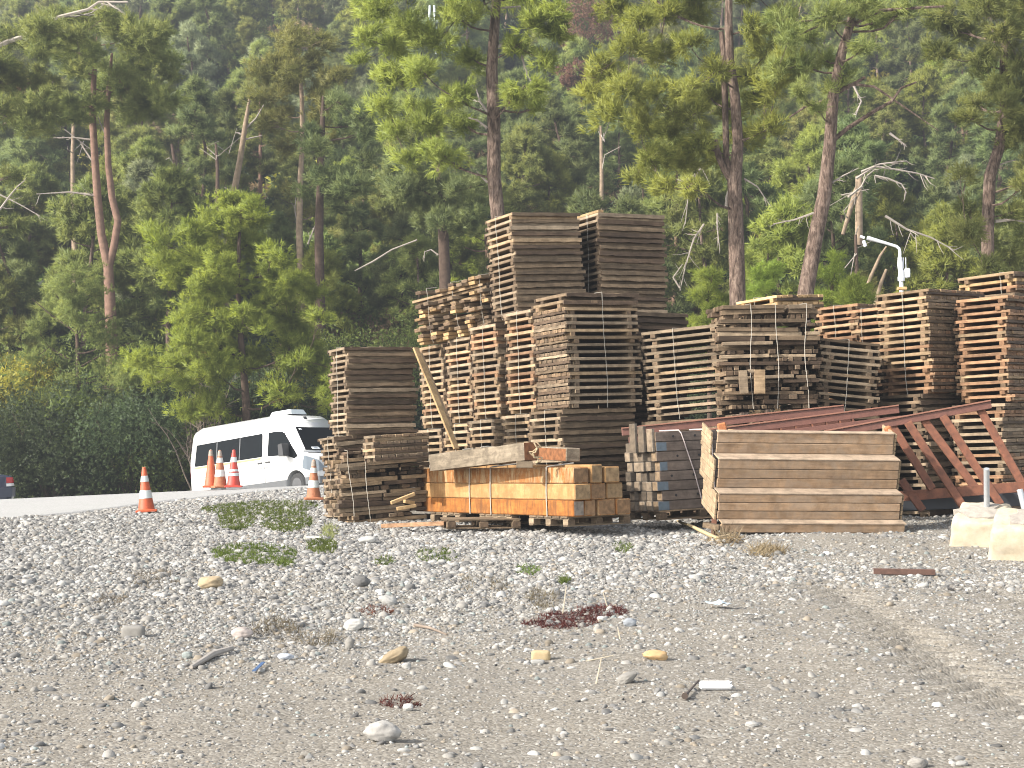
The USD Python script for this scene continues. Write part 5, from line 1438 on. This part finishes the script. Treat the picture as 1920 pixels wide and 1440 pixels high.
_r3 = np.random.default_rng(19)
for (px, D, w, h, leaf, lb, n) in ((20, 58.5, 4.4, 4.0, 'shrub_d', 'dark bush at the left edge above the blue car', 3400), (30, 60.5, 3.6, 5.6, 'shrub_y', 'yellowing bush at the left picture edge', 2600), (95, 58.0, 3.6, 3.6, 'shrub_d', 'dark blue green bush second from the left edge', 3000),
                                   (75, 61.5, 4.0, 5.5, 'shrub', 'green bush behind the yellowing one at the left', 3000), (170, 58.5, 3.4, 4.2, 'shrub_d', 'very dark bush behind the lone cone, to its left', 3000), (235, 58.0, 3.6, 3.4, 'shrub_d', 'dark bush straight behind the lone cone', 3000),
                                   (310, 58.8, 3.6, 3.2, 'shrub', 'olive bush between the lone cone and the minibus', 2800), (250, 61, 4.2, 5.2, 'shrub', 'taller green bush behind the dark ones by the lone cone', 3000), (380, 60.5, 4.4, 3.6, 'shrub_d', 'dark bush behind the rear of the minibus', 3000),
                                   (520, 60.5, 4.6, 4.2, 'shrub_d', 'dark bush behind the roof of the minibus', 3000), (610, 61.0, 4.4, 4.6, 'shrub_d', 'dark bush between the minibus and the tall dark stack', 3000), (700, 62.0, 4.4, 5.2, 'shrub', 'green bush above the tall dark stack', 2800),
                                   (660, 66.0, 4.0, 5.0, 'brown', 'brownish bush above the tall dark stack, under the slanting bare branch', 2400), (760, 60.0, 3.6, 6.0, 'shrub', 'green bush left of the sagging plank bundle', 2800), (1290, 56.0, 2.6, 5.2, 'shrub_d', 'dark bush right of the tall stacks', 2600),
                                   (1660, 57.0, 3.0, 4.8, 'brown', 'brown scrub behind the white mast', 2200), (1780, 55.0, 3.0, 5.4, 'shrub_d', 'dark bush behind the tall right stack', 2600), (1740, 53.0, 1.6, 4.9, 'shrub', 'small green bush right of the white mast', 1600)):
    o = base_at(px, D)
    b = thing('bush', lb, 'bush', o)
    part(b, 'foliage', shrub_mesh(_r3, w, h, n, 0.13, 14), LEAF_SH[leaf])
    part(b, 'stems', stems(_r3, w, h), M_barkdark, 60)
gb = thing('bare_bush', 'grey leafless twiggy bush above the rear of the minibus', 'bare bush', base_at(375, 57.0))
ms = []
for _ in range(46):
    e = np.array([_r3.normal(0, 0.75), _r3.normal(0, 0.5), 1.6 + 2.6 * _r3.random()])
    pts, rr = limb(np.array([_r3.normal(0, .15), _r3.normal(0, .15), 0.2]), e, 0.028, 0.007, _r3, -0.05, 6)
    ms.append(tube(pts, rr, 4, False))
    for _2 in range(5):
        p = pts[_r3.integers(2, 6)]
        q2, r2 = limb(p, p + _r3.normal(0, 0.3, 3) + [0, 0, 0.2], 0.012, 0.004, _r3, 0, 3)
        ms.append(tube(q2, r2, 3, False))
part(gb, 'twigs', join(*ms), M_twig, 60)

for (px, py, D, w, h, lb) in ((1095, 75, 112.0, 5.0, 3.2, 'rusty brown dead bush high on the slope, between the two big crowns'), (1078, 150, 104.0, 2.2, 1.6, 'small rusty dead sprig below the brown bush high on the slope'), (62, 175, 72.0, 1.0, 0.9, 'small orange dead tuft at the upper left')):
    o = at(px, py + 15, D)
    b = thing('dead_bush', lb, 'dead bush', o)
    part(b, 'foliage', shrub_mesh(_r3, w, h, 1200, 0.2, 9), leafy('rusty_needles', (0.22, 0.12, 0.07), (0.38, 0.22, 0.14), 1.0))
    part(b, 'stems', stems(_r3, w, h), M_barkdark, 60)

# ------------------------------------------------------------------ the pines of the slope: kinds built once and set out one by one
KINDS = []


def random_pine(rng, H, crown0, R, nb, dens, m, length, width, top=0.25):
    wob = np.cumsum(rng.normal(0, 0.02 * H, (8, 2)), 0) * np.linspace(0, 1, 8)[:, None]
    z = np.linspace(0, H, 8)
    trunk = np.stack([wob[:, 0], wob[:, 1], z], 1)
    rad = np.linspace(0.016 * H, 0.004 * H, 8)
    cl = []
    for k in range(nb):
        t = crown0 + (1 - crown0) * (k + 0.5) / nb
        sh = math.sin(math.pi * min(1, (t - crown0) / (1 - crown0) * (1 - top) + top)) ** 0.7
        az = k * 2.399 + rng.normal(0, 0.5)
        for q in range(2 if rng.random() < 0.6 else 1):
            d = R * sh * rng.uniform(0.35, 1.05)
            zc = t * H + 0.18 * d
            c = np.array([np.interp(zc, z, trunk[:, 0]) + d * math.cos(az + q * 0.6), np.interp(zc, z, trunk[:, 1]) + d * math.sin(az + q * 0.6), zc])
            cl.append((c, rng.uniform(0.42, 0.85) * (0.5 + 0.1 * R)))
    cl.append((trunk[-1], 0.6))
    return grow(trunk, rad, cl, rng, dens, m, length, width, 0.45, 7, 4, False, 0.05)


def pine_kind(name, label, seed, leaf, bark, H, c0, R, nb):
    rng = np.random.default_rng(seed)
    tm, cm = random_pine(rng, H * 0.92, c0, R * 0.74, int(nb * 1.35), 240, 9, 0.29, 0.046)
    KINDS.append((tm, cm, leaf, bark, H))


for k, (leaf, bark, H, c0, R, nb) in enumerate((('mid', M_bark, 10.5, .45, 2.6, 26), ('deep', M_barkdark, 11.5, .40, 2.8, 28), ('bright', M_bark, 9.5, .35, 2.5, 28), ('gold', M_barkpale, 9.0, .42, 2.4, 24), ('deep', M_bark, 9.0, .28, 2.6, 30), ('mid', M_barkpink, 12.0, .52, 2.7, 24), ('grey', M_barkdark, 10.0, .38, 2.6, 26), ('lime', M_barkdark, 6.5, .15, 2.0, 26))):
    pine_kind('', '', 300 + k, leaf, bark, H, c0, R, nb)

TONE = ['fresh green', 'dark green', 'bright green', 'yellowish', 'dark bushy', 'tall high crowned', 'greyish green', 'small lime green']
_made = {}


def zone(px, D):
    near = 'low on the slope' if D < 74 else 'halfway up' if D < 92 else 'high up'
    if px < 240: w = 'around the twin stemmed pine'
    elif px < 480: w = 'above the light green young pine'
    elif px < 700: w = 'above the minibus and dark stack'
    elif px < 960: w = 'left of the tall straight pine'
    elif px < 1330: w = 'between tall straight and forked pine'
    elif px < 1580: w = 'between forked and leaning pine'
    else: w = 'right of the leaning pine'
    return w, near


def set_pine(kind, pos, rz, sc, label, group):
    p = numbered('/World', 'slope_pine')
    x = UsdGeom.Xform.Define(stage, p)
    c, s = math.cos(rz) * sc, math.sin(rz) * sc
    x.AddTransformOp().Set(Gf.Matrix4d(c, s, 0, 0, -s, c, 0, 0, 0, 0, sc, 0, float(pos[0]), float(pos[1]), float(pos[2]), 1))
    tm, cm, leaf, bark, H = KINDS[kind]
    if kind not in _made:
        cls = f'/World/pine_kind_{kind:03d}'
        stage.CreateClassPrim(cls)
        usdkit.mesh(stage, cls + '/trunk', tm, bark, 60)
        set_normals(usdkit.mesh(stage, cls + '/crown', cm[:2], LEAF[leaf]), cm)
        _made[kind] = cls
    x.GetPrim().GetReferences().AddInternalReference(_made[kind])
    x.GetPrim().SetInstanceable(True)
    tag(x.GetPrim(), label, 'pine tree', group)


_r4 = np.random.default_rng(52)
_plan = []
for D0, D1, n in ((61, 67, 13), (67, 75, 20), (75, 86, 27), (86, 100, 34), (100, 116, 36)):
    for k in range(n):
        D = _r4.uniform(D0, D1)
        px = -80 + (k + _r4.uniform(0.1, 0.9)) * 2080 / n
        x = (px - 960) / FOC * D
        kind = int(_r4.choice(8, p=[.2, .17, .13, .12, .13, .10, .11, .04]))
        if D < 75 and 380 < px < 520:
            continue
        pos = np.array([x, D, float(height(x, D)) - 0.25])
        _plan.append((kind, pos, _r4.uniform(0, 6.28), _r4.uniform(0.75, 1.15), px, D))

_fam = {}
for q in _plan:
    _fam.setdefault((TONE[q[0]],) + zone(q[4], q[5]), []).append(q)
ORD = ['leftmost', 'second from left', 'third from left', 'fourth from left', 'fifth from left', 'sixth from left', 'seventh from left', 'eighth from left', 'ninth from left']
for (tone, w, near), qs in _fam.items():
    for k, q in enumerate(sorted(qs, key=lambda q: q[4])):
        lab = f'{tone} pine {w}, {near}' + (f', {ORD[k]}' if len(qs) > 1 else '')
        set_pine(*q[:4], lab, f'pines of the slope {w}, {near}')

# far-off wood and undergrowth: one mass each
def forest_proto(k):
    def f(pp):
        tm, cm, leaf, bark, H = KINDS[k]
        usdkit.mesh(stage, pp + '/trunk', tm, bark, True)
        set_normals(usdkit.mesh(stage, pp + '/crown', cm[:2], LEAF[leaf]), cm)
    return f


_n = 640
_fy = 114 + (262 - 114) * _r4.random(_n) ** 0.9
_fx = _r4.uniform(-1, 1, _n) * (0.36 * _fy + 8)
_pos = np.stack([_fx, _fy, height(_fx, _fy) - 0.3], 1)
scatter('/World/far_forest', [forest_proto(k) for k in range(7)], _pos, yaw_quat(_r4.uniform(0, 6.28, _n)), _r4.uniform(0.75, 1.2, _n), _r4.choice(7, _n, p=[.22, .2, .12, .12, .16, .04, .14]), 'dense far pine wood covering the upper slope', 'forest')
_sh = [shrub_mesh(_r3, 2.2, 1.6, 1500, 0.17, 10) for _ in range(5)]


def shrub_proto(k):
    def f(pp):
        set_normals(usdkit.mesh(stage, pp + '/leaves', _sh[k][:2], LEAF_SH[('shrub', 'shrub_d', 'shrub', 'brown', 'shrub_y')[k]]), _sh[k])
    return f


_n = 2600
_fy = 60.5 + (200 - 60.5) * _r4.random(_n) ** 1.3
_fx = _r4.uniform(-1, 1, _n) * (0.36 * _fy + 4)
_pos = np.stack([_fx, _fy, height(_fx, _fy) - 0.2], 1)
scatter('/World/undergrowth', [shrub_proto(k) for k in range(5)], _pos, yaw_quat(_r4.uniform(0, 6.28, _n)), _r4.uniform(0.8, 2.3, _n), _r4.choice(5, _n, p=[.3, .34, .2, .1, .06]), 'dense green scrub growing under the pines on the slope', 'undergrowth')

# ------------------------------------------------------------------ the air between the yard and the hill
def closed_box(lo, hi):
    m = trimesh.creation.box(bounds=[lo, hi])
    return np.array(m.vertices), np.array(m.faces)


mat('thin_haze', {'v': ('principled_volume', {'color': (0.86, 0.92, 1.0), 'density': 0.00034, 'anisotropy': 0.2})}, [], surface=None, volume='v.volume')
single('haze', None, None, closed_box((-180.0, -20.0, -1.9), (180.0, 335.0, 150.0)), '/World/Looks/thin_haze', kind='stuff')

# ------------------------------------------------------------------ single stones and litter on the beach
def on_ground(px, py):
    """Walks along the sight line of a pixel until it meets the ground."""
    Ds = np.linspace(6.5, 45, 3000)
    P = np.array([at(px, py, d) for d in Ds])
    below = P[:, 2] < height(P[:, 0], P[:, 1])
    return P[np.argmax(below)] if below.any() else P[-1]


_rng = np.random.default_rng(23)


def rock(label, px, py, w, h, m, seed, rz=0.0, box=False, cat='stone'):
    p = on_ground(px, py + h * 0.45)
    s = p[1] / FOC
    rng = np.random.default_rng(seed)
    msh = trimesh.creation.icosphere(3, 1.0)
    v = np.array(msh.vertices)
    if box:
        v = np.sign(v) * np.abs(v) ** 0.45
        v /= np.abs(v).max()
    v = v * (1 + 0.55 * (meshkit.fbm(v * 1.2 + seed, 3, seed) - 0.5) + 0.22 * (meshkit.fbm(v * 4 + seed, 2, seed + 5) - 0.5))[:, None] if not box else v * (1 + 0.12 * (meshkit.fbm(v * 2 + seed, 3, seed) - 0.5))[:, None]
    v = v * [w * s / 2, w * s * 0.32, h * s / 2]
    v, f = turn((v, np.array(msh.faces)), rz, 1)
    return single('stone', label, cat, (v + p + [0, w * s * 0.1, h * s * 0.40], f), m, 60)


M_rockbig = stone_mat('rock_pitted', (0.227, 0.215, 0.196), (0.379, 0.363, 0.335), 22)
M_rocktan = stone_mat('rock_tan', (0.277, 0.208, 0.123), (0.385, 0.308, 0.2), 16)
rock('large pitted whitish stone near the bottom of the picture', 716, 1372, 64, 42, M_rockbig, 2)
rock('long tan stone lying slanted in the middle of the slope', 738, 1231, 62, 26, M_rocktan, 5, -0.45)
rock('flat tan boulder below the lower grass patch', 393, 1092, 52, 26, M_rocktan, 7, -0.12)
rock('squared pale stone like half a brick on the left slope', 249, 1184, 42, 24, M_stone[2], 9, 0.0, True)
rock('greyish pink stone under a dry tuft on the left slope', 452, 1187, 42, 22, stone_mat('stone_pinkish', (0.262, 0.223, 0.2), (0.323, 0.285, 0.262)), 11)
rock('sandy block with a white chip under it, below the red weed', 1014, 1229, 36, 20, stone_mat('rock_sand', (0.37, 0.277, 0.146), (0.462, 0.362, 0.216)), 13, 0, True)
rock('white chip under the sandy block', 1008, 1241, 26, 8, M_stone[0], 14, 0, True)
rock('flat orange stone on the sand right of the red weed', 1231, 1228, 46, 20, stone_mat('rock_orange', (0.37, 0.231, 0.108), (0.462, 0.323, 0.169)), 15, 0.12)
rock('blue grey round stone right of the red weed', 1181, 1167, 26, 17, stone_mat('stone_bluegrey', (0.154, 0.166, 0.181), (0.231, 0.246, 0.262)), 16)
rock('white round stone at the right foot of the red weed', 1128, 1160, 18, 12, M_stone[0], 17)
rock('pale elongated stone pointing up in the gravel hollow', 1174, 1272, 44, 20, M_stone[2], 18, -0.5)
rock('white oblong stone in the middle of the left slope', 662, 1172, 40, 22, M_stone[0], 19, -0.15)
rock('second white oblong stone left of the first weed', 728, 1125, 34, 18, M_stone[0], 20, 0.25)
rock('light stone standing in the gravel under the red sprig', 655, 1206, 18, 24, M_stone[2], 21)
rock('white stone beside the small dark red weed at the bottom', 765, 1326, 20, 15, M_stone[0], 22)
rock('bluish white stone below the long tan stone left side', 535, 1231, 30, 13, stone_mat('stone_bluewhite', (0.323, 0.347, 0.385), (0.416, 0.439, 0.477)), 24)
rock('pale green stone on the left slope', 350, 1229, 20, 14, M_stone[5], 25)
rock('grey round stone right of the tan boulder, near the grass', 676, 1090, 32, 22, M_stone[1], 26)
rock('white stone left of the tan boulder', 347, 1090, 20, 15, M_stone[0], 27)
rock('white flat stone on the sandy foreground at the right', 1410, 1358, 24, 12, M_stone[0], 28)
rock('white flat stone at the bottom edge right of centre', 1722, 1430, 36, 22, M_stone[2], 29)
rock('small white stone at the bottom right edge', 1804, 1432, 24, 11, M_stone[0], 30)
rock('pale stone cluster piece beside the tan slanted stone', 762, 1248, 18, 13, M_stone[0], 31)
rock('large white stone by the left foot of the heap', 690, 1012, 34, 16, M_stone[0], 32)

# foam board, sheet litter, bars, sticks
p = on_ground(1343, 1296)
s = p[1] / FOC
poly = np.array([(-31, -4), (-27, -8), (10, -8), (27, -7.5), (31, -3), (24, 2), (31, 6), (25, 8), (2, 8), (-26, 8), (-31, 4)]) * s
from shapely.geometry import Polygon
fm = trimesh.creation.extrude_polygon(Polygon(poly), 0.022, engine='earcut')
v = np.array(fm.vertices)
Xf, Yf = np.array([1, 0, 0]), np.array([0, 0.75, 0.66])
single('foam_board', 'torn white foam board piece lying on the sand at the lower right', 'foam board', (p + v[:, :1] * Xf + v[:, 1:2] * Yf + v[:, 2:] * np.array([0, -0.66, 0.75]) + [0, 0.03, 0.03], np.array(fm.faces)), plain('foam_white', (0.631, 0.631, 0.631), 0.7, vary=0.03))
a_, b_ = on_ground(1638, 1080), on_ground(1754, 1082)
single('rusty_bar', 'short dark rusty angle bar lying on the gravel at the right', 'metal bar', join(bar(a_ + [0, 0, .05], b_ + [0, 0, .05], 0.015, 0.06), bar(a_ + [0, 0.03, .078], b_ + [0, 0.03, .078], 0.07, 0.012)), plain('rust_dark', (0.085, 0.042, 0.029), 0.85, vary=0.35, scale=18))
a_, b_ = on_ground(358, 1256), on_ground(436, 1222)
single('driftwood', 'grey weathered piece of driftwood on the left slope', 'driftwood', tube([a_ + [0, 0, .02], (a_ + b_) / 2 + [0, 0, .05], b_ + [0, 0, .03]], [.015, .028, .02], 7), plain('driftwood_grey', (0.30, 0.27, 0.235), 0.9, vary=0.25), 40)
a_, b_ = on_ground(778, 1176), on_ground(838, 1192)
single('driftwood', 'thin dark stick with a pale end right of the small red weed', 'stick', tube([a_ + [0, 0, .02], (a_ + b_) / 2 + [0, 0, .03], b_ + [0, 0, .01]], [.016, .012, .008], 6), M_twig, 40)
a_, b_ = on_ground(1284, 1314), on_ground(1310, 1284)
single('driftwood', 'short stick with a dark knob left of the foam board', 'stick', tube([a_ + [0, 0, .03], a_ * .8 + b_ * .2 + [0, 0, .03], b_ + [0, 0, .03]], [.024, .009, .007], 6), plain('dark_knob', (0.046, 0.031, 0.023), 0.9), 40)
a_, b_ = on_ground(476, 1266), on_ground(494, 1249)
single('plastic_sliver', 'thin blue plastic sliver on the left slope', 'plastic', bar(a_ + [0, 0, .03], b_ + [0, 0, .03], 0.03, 0.006), plain('blue_plastic', (0.031, 0.069, 0.154), 0.5))


def scrap(name, label, cat, px, py, w, h, m, seed):
    p = on_ground(px, py); s = p[1] / FOC
    rng = np.random.default_rng(seed)
    k = 9
    u, t = np.meshgrid(np.linspace(-1, 1, k), np.linspace(-1, 1, k))
    q = np.stack([u * w * s / 2 * (1 + 0.2 * rng.normal(0, 1, u.shape)), t * w * s * 0.3, 0 * u], -1).reshape(-1, 3)
    q[:, 2] = 0.012 + h * s * meshkit.fbm(q * 18 + seed, 3, seed)
    i, j = np.meshgrid(np.arange(k - 1), np.arange(k - 1), indexing='ij')
    f = np.stack([i * k + j, i * k + j + 1, (i + 1) * k + j + 1, (i + 1) * k + j], -1).reshape(-1, 4)
    single(name, label, cat, (q + p, f), m, True)


scrap('plastic_scrap', 'crumpled pale blue plastic scrap on the gravel, right of the red weed', 'plastic', 1350, 1140, 36, 16, plain('scrap_blue', (0.385, 0.462, 0.508), 0.6), 3)
scrap('plastic_scrap', 'crumpled white plastic scrap just below the pale blue one', 'plastic', 1405, 1162, 28, 14, plain('scrap_white', (0.508, 0.508, 0.508), 0.6), 4)
scrap('paper_scrap', 'pale paper scrap by the left foot of the heap', 'paper', 585, 1016, 26, 12, plain('scrap_cream', (0.477, 0.477, 0.385), 0.8), 6)


# ------------------------------------------------------------------ weeds
def blades(name, label, cat, boxes, n, length, width, m, seed, spread=0.7, up=0.8, kind='stuff'):
    rng = np.random.default_rng(seed)
    P = []
    for (x0, y0, x1, y1), share in boxes:
        k = int(n * share)
        for _ in range(k):
            while True:
                u, v = rng.uniform(-1, 1, 2)
                if u * u + v * v < 1 and rng.random() < 0.4 + 1.2 * abs(math.sin(u * 7 + v * 3 + seed)):
                    break
            P.append(((x0 + x1) / 2 + u * (x1 - x0) / 2, (y0 + y1) / 2 + v * (y1 - y0) / 2))
    c0 = [on_ground((b[0][0] + b[0][2]) / 2, (b[0][1] + b[0][3]) / 2) for b in boxes]
    pos = []
    i = 0
    for ((x0, y0, x1, y1), share), c in zip(boxes, c0):
        top, bot = on_ground((x0 + x1) / 2, y0), on_ground((x0 + x1) / 2, y1)
        for _ in range(int(n * share)):
            x, y = P[i]; i += 1
            t = (y - y0) / (y1 - y0)
            yy = top[1] * (1 - t) + bot[1] * t
            xx = (x - 960) / FOC * yy
            pos.append((xx, yy, float(height(xx, yy))))
    pos = np.array(pos)
    d = unit(rng.normal(0, 0.5, (len(pos), 3)) + [0, 0, up])
    return single(name, label, cat, needles(pos, d, 5, length, width, spread, rng), m, kind=kind)


M_grass = leafy('weed_green', (0.085, 0.134, 0.024), (0.186, 0.243, 0.055), 3.0)
M_redweed = leafy('weed_red', (0.080, 0.024, 0.016), (0.175, 0.062, 0.040), 5.0, trans=0.2)
M_straw = leafy('dry_straw', (0.255, 0.187, 0.102), (0.408, 0.315, 0.187), 3.0, trans=0.2)
M_dry = leafy('dry_tuft', (0.136, 0.106, 0.068), (0.23, 0.187, 0.128), 3.0, trans=0.2)
blades('grass_patch', 'upper green weed patch between the brownish cone and the lone cone', 'grass', [((380, 942, 600, 968), .6), ((410, 955, 480, 996), .25), ((490, 960, 585, 1000), .35)], 1900, 0.075, 0.018, M_grass, 5)
blades('grass_patch', 'lower green weed patch on the gravel below the first one', 'grass', [((396, 1022, 560, 1060), .8), ((520, 1050, 550, 1068), .1)], 950, 0.065, 0.016, M_grass, 6)
blades('grass_patch', 'small green weed tuft right of the lower patch', 'grass', [((578, 1014, 632, 1040), 1)], 220, 0.09, 0.015, M_grass, 7)
blades('grass_patch', 'sparse greenish weeds on the gravel before the orange timbers', 'grass', [((780, 1030, 860, 1056), 1)], 115, 0.07, 0.014, M_grass, 8)
blades('grass_patch', 'faint green sprig between the lower patch and the sparse weeds', 'grass', [((700, 1045, 740, 1062), 1)], 55, 0.07, 0.014, M_grass, 58)
for k, (bx, lb) in enumerate((((1150, 1020, 1185, 1040), 'tiny green sprig in the gravel below the slabs with blue ends'), ((970, 1060, 1010, 1084), 'tiny green sprig in the gravel above the dry tuft'), ((1048, 1082, 1066, 1098), 'tiny green sprig beside the upright dry stalk'))):
    blades('grass_patch', lb, 'grass', [(bx, 1)], 50, 0.07, 0.014, M_grass, 9 + 40 * k)
blades('red_weed', 'broad dark red weed spreading on the gravel in the middle', 'weed', [((1000, 1150, 1120, 1180), .6), ((1080, 1138, 1175, 1160), .35), ((975, 1164, 1030, 1174), .05)], 520, 0.06, 0.010, M_redweed, 10, 0.9, 0.4)
blades('red_weed', 'small dark red weed left of the broad one', 'weed', [((676, 1136, 742, 1158), 1)], 70, 0.055, 0.010, M_redweed, 11, 0.9, 0.4)
blades('red_weed', 'small dark red weed near the bottom above the pitted stone', 'weed', [((718, 1308, 790, 1330), 1)], 70, 0.05, 0.009, M_redweed, 12, 0.9, 0.4)
blades('straw_tuft', 'yellow straw bunch on the gravel below the stepped boards', 'straw', [((1400, 1028, 1470, 1046), 1)], 130, 0.16, 0.012, M_straw, 13, 0.9, 0.2)
blades('straw_tuft', 'fan of yellow dry palm leaf lying left of the stepped boards', 'straw', [((1330, 1006, 1385, 1028), 1)], 80, 0.22, 0.016, M_straw, 14, 0.6, 0.1)
blades('dry_tuft', 'brown dry tuft left of the green sprigs above the red weed', 'dry grass', [((985, 1105, 1050, 1145), .6), ((860, 1085, 960, 1115), .4)], 130, 0.10, 0.008, M_dry, 15)
blades('dry_tuft', 'dry tuft under the first red sprig on the left slope', 'dry grass', [((480, 1165, 560, 1205), .6), ((560, 1190, 640, 1215), .4)], 130, 0.10, 0.008, M_dry, 16)
blades('dry_tuft', 'dry brownish weeds left of the flat tan boulder', 'dry grass', [((240, 1075, 340, 1105), .6), ((180, 1120, 240, 1140), .3)], 100, 0.09, 0.008, M_dry, 17)
a_, b_ = on_ground(1270, 984), on_ground(1345, 1016)
single('palm_stalk', 'long yellow dry stalk curving on the gravel left of the stepped boards', 'dry stalk', tube([a_ + [0, 0, .06], a_ * .6 + b_ * .4 + [0, 0, .07], b_ + [0, 0, .04]], [.014, .022, .03], 6), plain('stalk_yellow', (0.385, 0.293, 0.154), 0.8), 40)
for k, (x0, y0, x1, y1, lb) in enumerate(((1055, 1152, 1062, 1098, 'upright dry stalk behind the red weed'), (1140, 1142, 1130, 1108, 'thin dry stalk at the right of the red weed'), (1118, 1282, 1128, 1232, 'pale dry stalk leaning in the gravel hollow'), (1098, 1240, 1150, 1229, 'pale stick lying across the leaning stalk'), (1163, 1200, 1158, 1176, 'short dry stalk below the blue grey stone'))):
    a_ = on_ground(x0, y0); b_ = at(x1, y1, a_[1] + 0.02)
    single('dry_stalk', lb, 'dry stalk', tube([a_, (a_ + b_) / 2, b_], [.007, .006, .004], 5), plain('stalk_pale', (0.354, 0.308, 0.231), 0.85), 40)
# shoots of a sprouting weed at the corner of the heap
blades('grass_patch', 'pale yellow green weed shooting up at the left corner of the heap', 'weed', [((604, 988, 634, 1012), 1)], 60, 0.12, 0.016, leafy('weed_pale', (0.26, 0.29, 0.10), (0.42, 0.44, 0.20), 3.0), 18)
